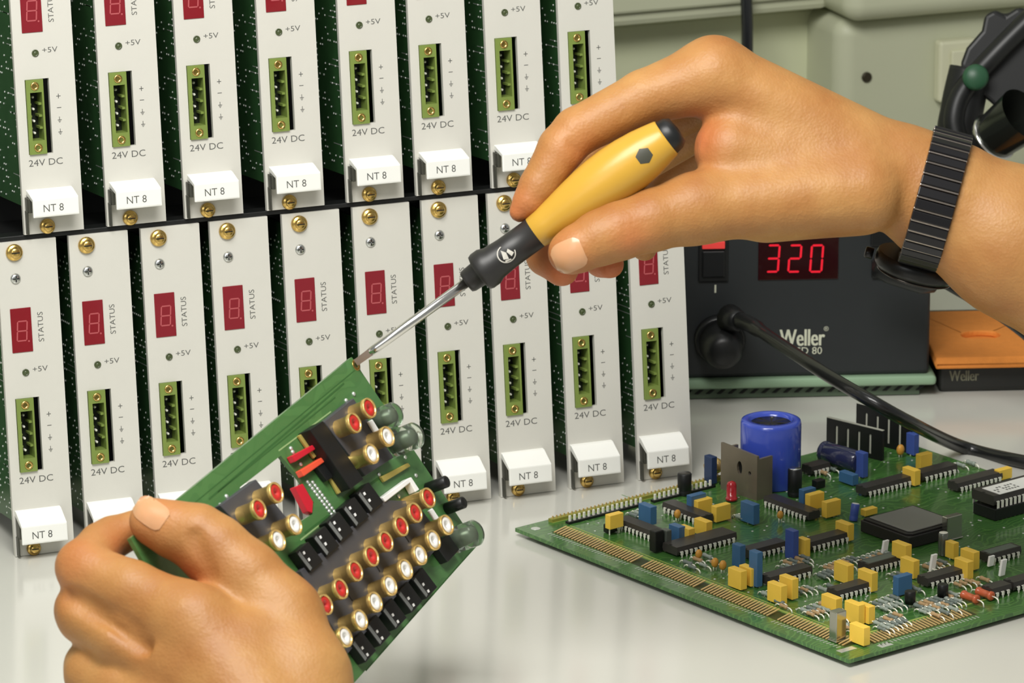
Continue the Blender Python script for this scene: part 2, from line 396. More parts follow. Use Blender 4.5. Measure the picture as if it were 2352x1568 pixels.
for k in range(260):                                                # plated holes
    x, y = rs.uniform(20, 198), rs.uniform(-184, -8); b.lathe([(0, .6), (.15, .5), (.16, 0)], (x, y, 0), (0, 0, 1), 6, 3)
for k in range(70):                                                 # tracks
    x, y = rs.uniform(20, 190), rs.uniform(-182, -10)
    if rs.random() < .5: b.box((x, y, 0), (x+rs.uniform(6, 28), y+.5, .05), 4)
    else: b.box((x, y, 0), (x+.5, y+rs.uniform(6, 22), .05), 4)
b.lathe([(0, 2.0), (.1, 2.0)], (6, -6, 0), (0, 0, 1), 16, 3)
b.build('board', [M_board, M_pad, M_silk, M_solder, mat('track_light', (104, 142, 84), .35), mat('bed_green', (46, 58, 26), .4)], tb)
for (x, y) in ((6, -199), (199, -199), (199, -6), (8, -8)):
    MB().cyl((x, y, TZ-BT+.02), (0, 0, 1), -TZ+BT-1.6-.04, 2.2, 10).build('standoff', M_solder, tb)
# pin strip along the back-left edge
hp = MB().box((16, -4.6, 0), (140, -2.0, 1.4), 0)
for k in range(60): hp.box((17+k*2.05, -3.6, 1.4), (17.5+k*2.05, -3.1, 2.5), 1)
hp.build('pin_strip', [mat('strip_olive', (140, 140, 60), .45), M_pad], tb)
for (xa, xb, yy) in ((20, 62, -9.5), (66, 100, -9.5), (104, 128, -9.5)):
    hp = MB().box((xa, yy-1.2, 0), (xb, yy+1.2, 1.0), 0)
    n = int((xb-xa)/2.54)
    for k in range(n): hp.box((xa+1+k*2.54, yy-.4, 1), (xa+1.8+k*2.54, yy+.4, 3.4), 1)
    hp.build('pin_header', [M_dark, M_tin], tb)
M_chip = mat('chip_black', (60, 57, 54), .36, 0, .1, 300)
M_chip_g = mat('chip_grey_green', (96, 106, 98), .4)
def chip(p0, p1, wd=6.6, h=3.4, along='x', top=None, raised=1.0, big=False):
    """dual in line chip; p0,p1 are the pixel ends of the pin row nearest to the viewer"""
    a = B(p0); c = B(p1); L = math.hypot(c[0]-a[0], c[1]-a[1]); mid = (a+c)/2
    body = MB(); n = max(3, int(round(L/2.54)))
    if along == 'x': T = lambda v: (mid[0]+v[0], mid[1]+v[1], v[2])
    else: T = lambda v: (mid[0]-v[1], mid[1]+v[0], v[2])
    # local: x along the pins, y across, near pin row at y=0 (for 'y' chips the near row is on the left, +y maps to -x so flip)
    sg = 1 if along == 'x' else -1
    y0, y1 = (.9, .9+wd) if sg == 1 else (-.9-wd, -.9)
    hz = raised+h
    poly = [(y0, raised+h*.45), (y0+.4, hz), (y1-.4, hz), (y1, raised+h*.45), (y1-.4, raised), (y0+.4, raised)]
    body.prism(poly, -L/2-.8, L/2+.8, 0, lambda v: T((v[2], v[0], v[1])))
    if top: body.box((-L/2+.4, y0+1.0, hz), (L/2-.4, y1-1.0, hz+.05), 1, T)
    body.add([(-L/2-.3+.7*math.cos(q*math.pi/4)*.9, (y0+y1)/2+.9*math.sin(q*math.pi/4), hz+.02) for q in range(8)], [tuple(range(8))], 2, False, T)
    o = body.build('integrated_circuit', [M_chip, top or M_chip, M_dark2], tb)
    pr = MB()
    for k in range(n):
        x = -L/2+L*(k+.5)/n
        for (ya, yb) in ((y0-.5, y0+.2), (y1-.2, y1+.5)):
            ym = ya if ya < y0 else yb
            pr.box((x-.65, min(ya, yb), raised+h*.35), (x+.65, max(ya, yb), raised+h*.35+.35), 0, T)
            pr.box((x-.6, ym-.15, raised*.5+.5), (x+.6, ym+.15, raised+h*.35+.35), 0, T); pr.box((x-.28, ym-.12, 0), (x+.28, ym+.12, raised*.5+.5), 0, T)
    pr.build('pin_row', M_tin, o)
    return o
for c in [((1565, 1283), (1690, 1247), 9.5), ((1870, 1271), (1950, 1246)), ((1730, 1289), (1806, 1268)), ((1775, 1350), (1868, 1327)),
          ((2140, 1354), (2216, 1331)), ((1934, 1383), (2003, 1360)),
          ((1998, 1145), (2094, 1117)), ((2128, 1111), (2197, 1090)), ((2214, 1136), (2296, 1106)), ((2289, 1378), (2322, 1366)), ((2338, 1363), (2400, 1343)), ((1872, 1096), (1906, 1086))]:
    chip(c[0], c[1], c[2] if len(c) > 2 else 6.6)
chip((2006, 1322), (2080, 1296), top=M_chip_g); chip((2287, 1300), (2340, 1278), top=M_chip_g)
for c in [((1415, 1214), (1508, 1252)), ((1518, 1178), (1606, 1209)), ((1752, 1164), (1850, 1200))]: chip(c[0], c[1], along='y')
# memory chip in a socket with a paper label
o = chip((2294, 1198), (2400, 1163), 13.5, 4.2, raised=6.5)
p0 = B((2294, 1198)); p1 = B((2400, 1163)); L = np.linalg.norm(p1-p0)
sk = MB().box((p0[0]-1, p0[1]+1, .2), (p0[0]+L+1, p0[1]+14.5, 5.2)); sk.build('chip_socket', M_dark, tb, .3)
lb = MB().box((p0[0]+2.5, p0[1]+2.4, 10.72), (p0[0]+L-1, p0[1]+13.0, 10.9), 0)
for k in range(3):
    for j in range(9):
        if rs.random() < .7: lb.box((p0[0]+4+j*1.6, p0[1]+4.6+k*2.2, 10.9), (p0[0]+4.9+j*1.6, p0[1]+5.8+k*2.2, 10.94), 1)
lb.build('paper_label', [mat('paper', (236, 236, 230), .6), M_ink], tb, label='white paper label with grey print')
# big square chip in its carrier
q = B((2088, 1262)); sz = 29.5
MB().box((q[0], q[1], .2), (q[0]+sz, q[1]+sz, 5.2)).build('chip_carrier', mat('carrier_black', (36, 33, 32), .5, 0, .1, 200), tb, .4)
d = MB().prism([(q[0]+.8, q[1]+3), (q[0]+3, q[1]+.8), (q[0]+sz-1.2, q[1]+.8), (q[0]+sz-.8, q[1]+1.2), (q[0]+sz-.8, q[1]+sz-.8), (q[0]+.8, q[1]+sz-.8)], 5.2, 6.0)
d.prism([(q[0]+2.6, q[1]+4), (q[0]+4, q[1]+2.6), (q[0]+sz-2.6, q[1]+2.6), (q[0]+sz-2.6, q[1]+sz-2.6), (q[0]+2.6, q[1]+sz-2.6)], 6.0, 6.6, 1)
d.build('square_chip', [mat('carrier_black', ()), mat('chip_slate', (128, 128, 122), .38, 0, .05, 200)], tb, .25)
# box capacitors (yellow and blue)
M_yel = mat('capacitor_yellow', (250, 206, 82), .38, 0, .06, 200)
M_blu = mat('capacitor_blue', (66, 108, 150), .35, 0, .08, 200)
M_blu2 = mat('capacitor_deep_blue', (66, 88, 160), .3, 0, .08, 200)
M_lead = mat('lead_wire', (244, 243, 228), .3, .2)
def boxcap(cx, by, wpx, hpx, o, mt, z0=.6, nm='box_capacitor'):
    p = B((cx, by), z0); k = 5.75
    if o == 1: dx, dy = 3.4, wpx/4.6          # long side along the near-left edge
    else: dx, dy = wpx/5.0, 3.2
    if o == 3: dx, dy = 3.0, 5.0
    hz = hpx/(k*.96)-min(dx, dy)*.28
    c = MB().cbox((p[0]+(0 if o == 1 else 0), p[1]+dy*.35, z0+hz/2), (dx, dy, hz), 0)
    for sgn in (-1, 1):
        e = (0, sgn*dy*.35) if o == 1 else (sgn*dx*.35, 0)
        c.cyl((p[0]+e[0], p[1]+dy*.35+e[1], 0), (0, 0, 1), z0+.2, .35, 6, 1)
    return c.build(nm, [mt, M_lead], tb, .55, 3)
for y in [(1415, 1212, 36, 38, 2, 3), (1618, 1180, 40, 40, 2), (1660, 1195, 40, 42, 2), (1625, 1230, 36, 40, 1), (1585, 1246, 32, 40, 1), (1704, 1352, 36, 48, 1), (1728, 1344, 34, 46, 1),
          (1875, 1168, 40, 42, 2, 2), (1913, 1185, 40, 42, 2), (2000, 1182, 34, 20, 2), (1950, 1240, 36, 44, 1), (1852, 1278, 20, 46, 3), (1949, 1338, 38, 48, 1), (2004, 1356, 38, 48, 1),
          (2082, 1284, 38, 40, 1, 4), (2100, 1326, 36, 46, 1), (1796, 1386, 38, 48, 1), (1822, 1374, 36, 52, 1), (1922, 1405, 40, 38, 1), (1974, 1432, 38, 50, 1), (1998, 1430, 34, 44, 1), (1986, 1480, 38, 46, 1),
          (2103, 1113, 36, 42, 1), (2126, 1076, 34, 42, 2), (2308, 1100, 38, 30, 2), (2193, 1282, 24, 42, 3), (2238, 1306, 36, 46, 1), (2224, 1328, 36, 46, 1)]:
    boxcap(*y[:5], M_yel, *(y[5:]))
for y in [(1497, 1203, 36, 48, 1), (1563, 1246, 30, 44, 1), (1603, 1178, 40, 50, 2), (1733, 1202, 38, 52, 1), (1703, 1302, 26, 56, 3), (1742, 1346, 30, 84, 3), (1858, 1165, 34, 50, 2), (2077, 1364, 38, 48, 2), (1960, 1112, 40, 30, 1)]:
    boxcap(*y[:5], M_blu)
for y in [(1825, 1284, 24, 72, 3), (2102, 1044, 24, 56, 3), (1985, 1095, 26, 64, 3)]: boxcap(*y[:5], M_blu2)
# electrolytic capacitors
def can(px_base, r, h, mt, nm, topm, tilt=(0, 0, 1), dish=False):
    p = B(px_base); c = MB()
    if dish: prof = [(0, r*.98), (.6, r), (h-1.8, r), (h-.5, r*.97), (h, r*.88), (h, r*.72), (h-1.6, r*.66)]
    else: prof = [(0, r*.96), (.5, r), (1.6, r), (2.0, r*.93), (2.5, r), (h-.5, r), (h, r*.85)]
    c.lathe(prof, (p[0], p[1], .3), tilt, 40 if dish else 24, 0, True, caps=False)
    q = np.array([p[0], p[1], .3])+unit(tilt)*(h-(1.6 if dish else 0)); c.lathe([(0, prof[-1][1]), (.05, 0)], q, tilt, 24, 1)
    return c.build(nm, [mt, topm], tb)
can((1769, 1110), 12.9, 28.5, mat('can_blue', (62, 84, 190), .22, 0, .04, 60, coat=.5), 'electrolytic_capacitor', mat('can_well', (28, 26, 22), .4), dish=True)['label'] = 'big blue capacitor can'
can((1572, 1136), 3.0, 9.5, M_dark, 'electrolytic_capacitor', M_chip); can((1825, 1139), 3.0, 12, M_dark, 'electrolytic_capacitor', M_zinc)
can((1960, 1196), 1.8, 7.2, mat('can_blue2', (70, 92, 170), .3), 'electrolytic_capacitor', mat('white_top', (232, 232, 228), .4), (.16, 0, 1))
can((2166, 1275), 2.1, 9.5, mat('can_silver', (120, 124, 116), .2, .7), 'electrolytic_capacitor', M_tin)
# axial capacitor, lying
p = B((1890, 1035), 6); q = B((1975, 1062), 6); ax = q-p
c = MB().lathe([(0, 3.6), (.8, 4.6), (2.2, 4.7), (2.8, 4.3), (3.4, 4.7), (np.linalg.norm(ax)-.8, 4.7), (np.linalg.norm(ax), 3.8)], (p[0], p[1], 6), ax, 28)
c.tube([q+unit(ax)*0, q+unit(ax)*2.5, (q[0]+unit(ax)[0]*3.2, q[1]+unit(ax)[1]*3.2, 0)], .5, 8, 1); c.tube([p, p-unit(ax)*2.5, (p[0]-unit(ax)[0]*3.2, p[1]-unit(ax)[1]*3.2, 0)], .5, 8, 1)
c.build('axial_capacitor', [mat('can_navy', (40, 44, 74), .18, 0, coat=.6), M_lead], tb)
# crystals in metal cans
def crystal(cx, by, w, d, h):
    p = B((cx, by)); c = MB().cbox((p[0], p[1]+d/2, h/2+.4), (w, d, h), 0); c.cbox((p[0], p[1]+d/2, .5), (w+1, d+.8, .6), 0)
    c.build('crystal', mat('crystal_can', (178, 178, 166), .2, .9), tb, min(w, d)*.3, 3)
crystal(1932, 1474, 5.2, 4.2, 12); crystal(2192, 1240, 8.5, 3.2, 10)
# dark bracket heat sink
p = B((1655, 1122)); q = B((1738, 1150))
Lb = np.linalg.norm(q-p); dv = (q-p)/Lb; nv = np.array([-dv[1], dv[0], 0]); nv = nv if nv[0] > 0 else -nv
Tb = lambda v: tuple(p+dv*v[0]+nv*v[2]+np.array([0, 0, v[1]]))
hs = MB(); plate(hs, [(0, 0), (Lb, 0), (Lb, 19.5), (0, 20.5)], [[(Lb*.52+1.6*math.cos(a), 12+3.0*math.sin(a)) for a in np.linspace(0, 2*math.pi, 13)[:-1]], [(Lb*.8+.9*math.cos(a), 11+1.0*math.sin(a)) for a in np.linspace(0, 2*math.pi, 9)[:-1]]], 0, 1.2, Tb)
hs.box((Lb-1.2, 0, 1.2), (Lb, 18, 9), 0, Tb); hs.box((0, 0, 1.2), (1.2, 18, 9), 0, Tb)
hs.build('bracket_heat_sink', mat('sink_grey', (132, 122, 106), .4, .5, .15, 120), tb)
MB().box((Lb*.3, 6, 1.3), (Lb*.75, 17, 4.6), 0, Tb).build('power_transistor', M_dark, tb, .2)
p = B((1680, 1150)); MB().lathe([(0, 2.5), (1.0, 2.5), (1.0, 2.1), (6.6, 2.1), (7.8, 1.6), (8.4, 0)], (p[0], p[1], .5), (0, 0, 1), 20).build('indicator_light', mat('led_red', (170, 22, 34), .2, coat=.4), tb, label='red indicator light')
p = B((1625, 1098)); c = MB(); c.lathe([(0, 3.2), (3, 3.4), (6, 3.2), (7, 2.0), (7.2, 0)], (p[0], p[1], 3.5), (.5, -.6, .5), 20, 0); c.box((p[0]-1, p[1]-1, 0), (p[0]+1, p[1]+1, 5), 0); c.build('trimmer', M_gold, tb)
boxcap(1638, 1110, 24, 70, 3, mat('capacitor_navy', (44, 62, 96), .35))
# finned heat sinks (two slotted plates)
def comb(p0, p1, htop, slots, s0):
    a = B(p0); c = B(p1); L = np.linalg.norm(c-a); dv = (c-a)/L; nv = np.array([-dv[1], dv[0], 0])
    T = lambda v: tuple(a+dv*v[0]+nv*v[2]+np.array([0, 0, v[1]]))
    m = MB(); hl = [rect(L*(.18+.2*k)-.7, 2, L*(.18+.2*k)+.7, htop*.8) for k in range(slots)]
    plate(m, rect(0, 0, L, htop), hl, -.7, .7, T, 0)
    for k in range(slots): m.box((L*(.18+.2*k)-.55, 2, -.3), (L*(.18+.2*k)+.55, htop*.8, 1.4), 1, T)
    m.box((0, htop, -.7), (L, htop+.25, .7), 1, T)
    m.build('finned_heat_sink', [M_dark, mat('fin_grey', (196, 196, 182), .4, .2)], tb)
comb((1900, 1026), (2028, 1058), 13.5, 4, 0); comb((1968, 1008), (2096, 1042), 16.5, 4, 0)
# small parts: resistors, droplets, white strips
M_res = [mat('resistor_grey', (150, 160, 150), .45), mat('resistor_tan', (176, 146, 106), .45), mat('resistor_slate', (112, 122, 116), .45)]
def resistor(px, along, mt, L=5.2, r=.95, lift=1.5, nm='resistor', lead=2.0):
    p = B(px); dv = np.array([0, -1, 0.]) if along == 'y' else np.array([1., 0, 0]); o = np.array([p[0], p[1], lift])
    c = MB().lathe([(-L/2, r*.6), (-L/2+.3, r), (-L/2+1.2, r), (-L/2+1.5, r*.82), (L/2-1.5, r*.82), (L/2-1.2, r), (L/2-.3, r), (L/2, r*.6)], o, dv, 12, 0)
    for sg in (-1, 1):
        e = o+dv*sg*L/2; c.tube([e-dv*sg*.2, e+dv*sg*lead*.6, e+dv*sg*lead-np.array([0, 0, .5]), e+dv*sg*(lead+.5)-np.array([0, 0, lift])], .32, 6, 1)
    return c.build(nm, [mt, M_lead], tb)
def rowres(p0, p1, n, along='y', **k):
    for i in range(n):
        f = i/max(1, n-1); resistor((p0[0]+(p1[0]-p0[0])*f, p0[1]+(p1[1]-p0[1])*f), along, M_res[rs.randrange(3)], **k)
rowres((1888, 1330), (1950, 1305), 7); rowres((1850, 1410), (1905, 1392), 5); rowres((2018, 1440), (2062, 1420), 5); rowres((1776, 1370), (1776, 1370), 1)
rowres((1985, 1300), (2040, 1278), 5); rowres((2110, 1400), (2190, 1372), 8); rowres((2015, 1395), (2055, 1380), 4); rowres((1810, 1300), (1850, 1288), 4)
rowres((1890, 1360), (1910, 1354), 2); rowres((2130, 1310), (2165, 1298), 4); rowres((1580, 1300), (1625, 1285), 3); rowres((1690, 1330), (1690, 1330), 1)
rowres((1455, 1190), (1478, 1182), 3); rowres((1700, 1195), (1722, 1190), 3); rowres((1790, 1390), (1760, 1372), 2); rowres((1930, 1425), (1960, 1450), 2)
rowres((2070, 1345), (2105, 1360), 3); rowres((2240, 1345), (2262, 1338), 2); rowres((1890, 1092), (1930, 1075), 3); rowres((2160, 1085), (2230, 1070), 4); rowres((2150, 1420), (2190, 1406), 3)
for (q0, q1, n_) in (((1900, 1312), (1962, 1290), 7), ((1862, 1418), (1920, 1400), 6), ((2025, 1452), (2075, 1432), 6), ((2120, 1412), (2200, 1386), 9), ((2030, 1405), (2065, 1394), 4), ((2150, 1325), (2175, 1316), 3),
                     ((1940, 1440), (1962, 1462), 3), ((1985, 1292), (2030, 1276), 5), ((1775, 1378), (1800, 1400), 2), ((2200, 1350), (2225, 1342), 3), ((1800, 1312), (1850, 1297), 5), ((1835, 1365), (1860, 1358), 3), ((2055, 1330), (2068, 1326), 2), ((1590, 1310), (1640, 1300), 3)):
    rowres(q0, q1, n_, L=4.4, r=.8, lead=2.4)
M_or = mat('diode_orange', (196, 96, 60), .3, coat=.3)
for px in ((2228, 1383), (2262, 1375)): resistor(px, 'y', M_or, 8.5, 1.9, 2.2, 'diode', 3.2)
M_tan = mat('droplet_tan', (206, 150, 62), .4)
for (px, r) in (((1605, 1290), 1.6), ((1642, 1310), 1.7), ((1660, 1316), 1.7), ((1556, 1198), 1.6), ((2068, 1050), 2.0), ((1792, 1200), 1.5), ((1728, 1300), 1.4), ((1920, 1185), 1.3)):
    p = B(px); c = MB().ball((p[0], p[1], 3.4), r, 0, 12, (1, .8, 1.25)); c.cyl((p[0]-.7, p[1], 0), (0, 0, 1), 2.4, .3, 6, 1); c.cyl((p[0]+.7, p[1], 0), (0, 0, 1), 2.4, .3, 6, 1); c.build('tantalum_capacitor', [M_tan, M_lead], tb)
M_white = mat('white_ceramic', (248, 247, 244), .4)
for (px, h) in (((2030, 1276), 6.4), ((2140, 1314), 7.4), ((2274, 1304), 5.0), ((2300, 1326), 7.4)):
    p = B(px); T = lambda v: (p[0]+v[0]+v[2]*.18, p[1]+v[1], v[2]); MB().box((-1.4, -.5, .8), (1.4, .7, h), 0, T).build('upright_resistor', M_white, tb, .2); 
for px in ((2090, 1394), (2165, 1378)):
    p = B(px); c = MB().lathe([(0, 2.2), (5.0, 2.2), (5.2, 2.0)], (p[0], p[1], 1.6), (0, 0, 1), 16); c.cyl((p[0], p[1], 0), (0, 0, 1), 1.6, .6, 8, 1); c.build('transistor', [M_dark, M_lead], tb)
p = B((1515, 1270)); MB().box((p[0]-2.2, p[1], .5), (p[0]+2.2, p[1]+4, 9.5)).build('relay', M_dark, tb, .4); MB().box((p[0]+3.0, p[1]-.6, .5), (p[0]+6.0, p[1]+3.4, 9.0)).build('relay', mat('relay_grey', (98, 104, 98), .3, .4), tb, .4)
for px in ((1402, 1222), (1880, 1120)):
    p = B(px); MB().cbox((p[0], p[1], 2), (5, 3.4, 3.6)).build('relay', M_dark, tb, .4)

# ------------------------------------------------------------------ the board held in the left hand
TD = 1880.0
k_, g_ = .40, 1.43
n_img = np.array([g_, -g_*k_, -1.0])                                 # image right, down, away
nrm = unit(CR.T @ n_img)
T0 = at((808, 820), TD)
F0 = Frame(T0, *(lambda X: (X, np.cross(nrm, X), nrm))(unit(np.cross(nrm, [0, 0, 1.]))))
Lp = F0.M @ F0.hit((300, 1235))+F0.O
ex = unit(Lp-T0); FH = Frame(T0, ex, np.cross(nrm, ex), nrm)
def Hh(px, h=0.): return FH.hit(px, 2, h)
hb = thing('circuit_board', FH, 'green audio board with gold sockets held up in the left hand', 'circuit board')
P2 = lambda l, h=0.: [tuple(Hh(p, h)[:2]) for p in l]
m = MB(); plate(m, P2([(808, 820), (1097, 1252), (560, 1850), (480, 1560), (300, 1235)]), [P2([(551, 1119), (645, 1046), (690, 1100), (722, 1155), (718, 1180), (697, 1193), (650, 1226), (600, 1225)])], -1.7, 0, lambda v: v, 0)
def strip(mb, pts, w, z, mi):
    for a, c in zip(pts[:-1], pts[1:]):
        a = Hh(a); c = Hh(c); d = unit(c-a); n = np.array([-d[1], d[0], 0])*w/2
        q = [a-n, c-n, c+n, a+n]; mb.add([(v[0], v[1], .01) for v in q]+[(v[0], v[1], z) for v in q], [(4, 5, 6, 7), (0, 1, 5, 4), (1, 2, 6, 5), (2, 3, 7, 6), (3, 0, 4, 7)], mi)
strip(m, [(790, 880), (480, 1146)], .7, .06, 1); strip(m, [(770, 912), (500, 1130)], .5, .06, 1); strip(m, [(815, 850), (440, 1160)], .4, .06, 1); strip(m, [(760, 945), (640, 1035)], .5, .08, 2)
strip(m, [(690, 1240), (790, 1160)], .6, .06, 2); strip(m, [(700, 1225), (880, 1090)], 1.0, .06, 1); strip(m, [(840, 1540), (1080, 1268)], .5, .06, 1)
rs = random.Random(4)
for k in range(22):
    f = k/21; p = Hh((710+58*f+(5 if k % 2 else -4), 1104+78*f+(0 if k % 2 else 3))); m.lathe([(0, .9), (.5, .6), (.6, 0)], (p[0], p[1], 0), (0, 0, 1), 8, 3)
for px in ((668, 1030), (672, 1038), (690, 1066), (640, 1120), (795, 920), (812, 905), (520, 1140), (536, 1148), (506, 1160), (930, 1050), (955, 1092), (870, 1090), (915, 1140), (990, 1160)):
    p = Hh(px); m.lathe([(0, 1.0), (.5, .7), (.6, 0)], (p[0], p[1], 0), (0, 0, 1), 8, 3)
p = Hh((818, 838)); m.lathe([(0, 2.3), (.15, 2.2), (.15, 1.1), (-.2, 1.0), (-.2, 0)], (p[0], p[1], 0), (0, 0, 1), 16, 4)
m.build('board', [M_held, mat('held_track', (56, 98, 50), .4), mat('held_line', (150, 176, 120), .4), M_solder, M_brass], hb)
def slab(poly, h0, h1, mt, nm, bev=.3, label=None, parent=None):
    """block standing on the board over a pixel outline"""
    b = MB().prism(P2(poly, max(0, h1)), h0, h1); return b.build(nm, mt, parent or hb, bev, label=label)
M_hous = mat('housing_slate', (72, 72, 76), .45, 0, .08, 120)
M_insr = mat('socket_red', (196, 44, 40), .3, coat=.3); M_insw = mat('socket_white', (240, 238, 232), .35)
JL = 11.3
def jack(pxend, red):
    p = Hh(pxend, JL); r = 3.75
    o = MB().lathe([(0, r*.9), (3, r*.9), (JL-2.0, r*.9), (JL-1.95, r*1.02), (JL-1.0, r*1.03), (JL-.1, r*1.03), (JL, r*1.0), (JL, r*.86), (JL-1.2, r*.84)], (p[0], p[1], 0), (0, 0, 1), 28, 0, caps=False).build('phono_socket', M_gold, hb, label=None)
    c = MB().lathe([(0, r*.6), (JL-3, r*.6), (JL-.9, r*.85), (JL-.35, r*.83), (JL-.3, r*.3), (JL-1.6, r*.22), (JL-1.6, 0)], (p[0], p[1], 0), (0, 0, 1), 24); c.build('insulator', M_insr if red else M_insw, o)
    if red: o['label'] = 'gold socket with red insulator'
    else: o['label'] = 'gold socket with white insulator'
# upper block
slab([(744, 968), (812, 914), (905, 1050), (840, 1092)], .2, 3.4, M_hous, 'socket_housing')
slab([(712, 986), (742, 966), (836, 1100), (806, 1122)], .2, 6.0, M_dark, 'switch_bar', label='long black bar')
for px, rd in (((850, 936), 1), ((816, 970), 1), ((892, 1001), 0), ((856, 1041), 0)): jack(px, rd)
# left block
slab([(505, 1160), (588, 1100), (672, 1205), (600, 1262)], -1.0, 2.6, M_hous, 'socket_housing')
for px, rd in (((636, 1130), 1), ((597, 1168), 1), ((679, 1203), 0), ((641, 1239), 0)): jack(px, rd)
# long block with two rows
slab([(690, 1310), (880, 1148), (955, 1150), (1020, 1240), (800, 1500), (740, 1400)], .2, 3.0, M_hous, 'socket_housing')
for (px) in ((986, 1142), (956, 1176), (924, 1207), (889, 1242), (856, 1276), (819, 1310), (785, 1351), (750, 1387)): jack(px, 1)
for (px) in ((1028, 1204), (998, 1239), (967, 1273), (934, 1306), (898, 1343), (864, 1381), (830, 1422), (795, 1461)): jack(px, 0)
for (a, c) in (((905, 1220), (925, 1250)), ((838, 1285), (858, 1318)), ((770, 1352), (795, 1385))):
    mm_ = MB(); strip(mm_, [a, c], .5, 3.1, 0); mm_.build('housing_joint', M_dark2, hb)
# black relays with white pin pairs
def relay(px, up):
    a = np.array(px, float); e1 = np.array([30, 40.]); e2 = np.array([31, -27.]) if up else np.array([26, -29.])
    b0 = a-e1*(.45 if up else .75)+e2*.05
    q = [tuple(b0), tuple(b0+e2*.92), tuple(b0+e2*.92+e1*1.15), tuple(b0+e1*1.15)]
    o = slab(q, .2, 4.2, M_dark, 'relay', .3)
    mbp = MB()
    for s_ in (-.16, .16):
        c = Hh(tuple(a+e1*s_*1.2+e2*.36), 4.2); mbp.cbox((c[0], c[1], 4.3), (1.0, 1.0, .4))
    mbp.build('pin_pair', M_white, o)
    st = MB(); c0 = Hh(tuple(b0+e1*.1+e2*.1), 4.2); c1 = Hh(tuple(b0+e1*1.05+e2*.1), 4.2); d = unit(c1-c0); n = np.array([-d[1], d[0], 0])*.9
    st.add([tuple(x) for x in (c0-n, c1-n, c1+n, c0+n)], [(0, 1, 2, 3)]); st.v = [(x, y, 4.23) for x, y, z in st.v]; st.build('grey_stripe', mat('relay_print', (112, 114, 112), .5), o)
for px in ((831, 1151), (798, 1184), (762, 1218), (730, 1251), (692, 1287)): relay(px, True)
for px in ((968, 1360), (934, 1392), (898, 1430), (862, 1468), (828, 1506)): relay(px, False)
# red blocks, gold strip, white clips
slab([(671, 1046), (719, 1021), (725, 1031), (679, 1060)], .2, 3.0, mat('block_red', (196, 32, 48), .35), 'film_capacitor', label='red block')
slab([(691, 1079), (739, 1050), (746, 1060), (699, 1093)], .2, 3.0, mat('block_orange', (226, 84, 56), .35), 'film_capacitor', label='orange block')
slab([(678, 1117), (696, 1110), (720, 1152), (718, 1178), (708, 1174)], -2.4, .4, mat('block_red', ()), 'film_capacitor', label='red block under the board cut-out')
slab([(686, 1000), (702, 990), (735, 1042), (722, 1052)], .2, 1.4, mat('flex_gold', (176, 160, 84), .4, .2), 'flat_connector'); slab([(757, 1096), (776, 1088), (800, 1122), (778, 1134)], .2, 1.4, mat('flex_gold', ()), 'flat_connector')
slab([(876, 1094), (938, 1062), (944, 1070), (884, 1106)], .2, 1.6, mat('flex_gold', ()), 'flat_connector')
slab([(878, 1142), (938, 1098), (944, 1107), (886, 1152)], .2, 3.6, M_white, 'white_clip'); slab([(938, 1098), (945, 1095), (964, 1124), (955, 1130)], .2, 3.6, M_white, 'white_clip')
slab([(846, 968), (856, 962), (872, 988), (862, 994)], 3.4, 4.4, M_white, 'white_clip'); slab([(985, 1172), (994, 1166), (1010, 1190), (1001, 1196)], 3.0, 4.0, M_white, 'white_clip')
slab([(720, 1062), (742, 1050), (770, 1092), (752, 1104)], .2, 2.4, M_dark, 'integrated_circuit')
M_clear = mat('clear_plastic', (226, 234, 222), .06, trans=.95, ior=1.2)
for (a, L, r) in (((868, 966), 9.5, 4.6), ((906, 1018), 11.5, 5.0), ((1046, 1240), 11, 5.0)):
    p = Hh(a); o = MB().lathe([(0, r), (L*.45, r), (L*.5, r*.9), (L*.56, r), (L-1.4, r), (L-.3, r*.8), (L, r*.5), (L, 0)], (p[0], p[1], .1), (0, 0, 1), 28).build('clear_capacitor', M_clear, hb)
    MB().lathe([(0, r*.55), (L*.7, r*.5), (L*.72, 0)], (p[0], p[1], .3), (0, 0, 1), 16).build('foil_core', mat('foil', (92, 104, 86), .35, .3), o)
for (a, L, r) in (((982, 1122), 9.5, 2.3), ((1026, 1168), 8.5, 2.3)):
    p = Hh(a); MB().lathe([(0, r), (L-.5, r), (L, r*.7), (L, 0)], (p[0], p[1], .1), (0, 0, 1), 20).build('electrolytic_capacitor', M_dark, hb)
p = Hh((1020, 1262)); slab([(1000, 1250), (1030, 1225), (1056, 1262), (1030, 1290)], .2, 4.0, M_dark, 'relay')

# ------------------------------------------------------------------ screwdriver
TIP = at((817, 833), TD-1.0); BUT = at((1557, 297), TD-16)
sx = unit(BUT-TIP); toc = unit(CC-TIP); sz_ = unit(toc-sx*(toc @ sx)); FS = Frame(TIP, sx, np.cross(sz_, sx), sz_)
LEN = np.linalg.norm(BUT-TIP); K = LEN/912.0                         # px along the tool to mm
sd = thing('screwdriver', FS, 'small screwdriver with yellow handle and black collar gripped by the right hand', 'screwdriver')
bl = MB().lathe([(s*K, r*K) for s, r in ((40, 9.5), (60, 10.5), (330, 11.5))], (0, 0, 0), (1, 0, 0), 20)
w_ = 8*K; bl.add([(0, -w_, -.35), (0, w_, -.35), (0, w_, .35), (0, -w_, .35), (42*K, -9*K, -9*K), (42*K, 9*K, -9*K), (42*K, 9*K, 9*K), (42*K, -9*K, 9*K)], [(0, 1, 2, 3), (4, 7, 6, 5), (0, 4, 5, 1), (1, 5, 6, 2), (2, 6, 7, 3), (3, 7, 4, 0)])
bl.build('blade', M_steel, sd)
cprof = [(315, 12), (315, 25), (322, 28), (348, 30), (352, 44), (360, 47), (378, 47), (392, 41), (430, 38), (511, 37.5)]
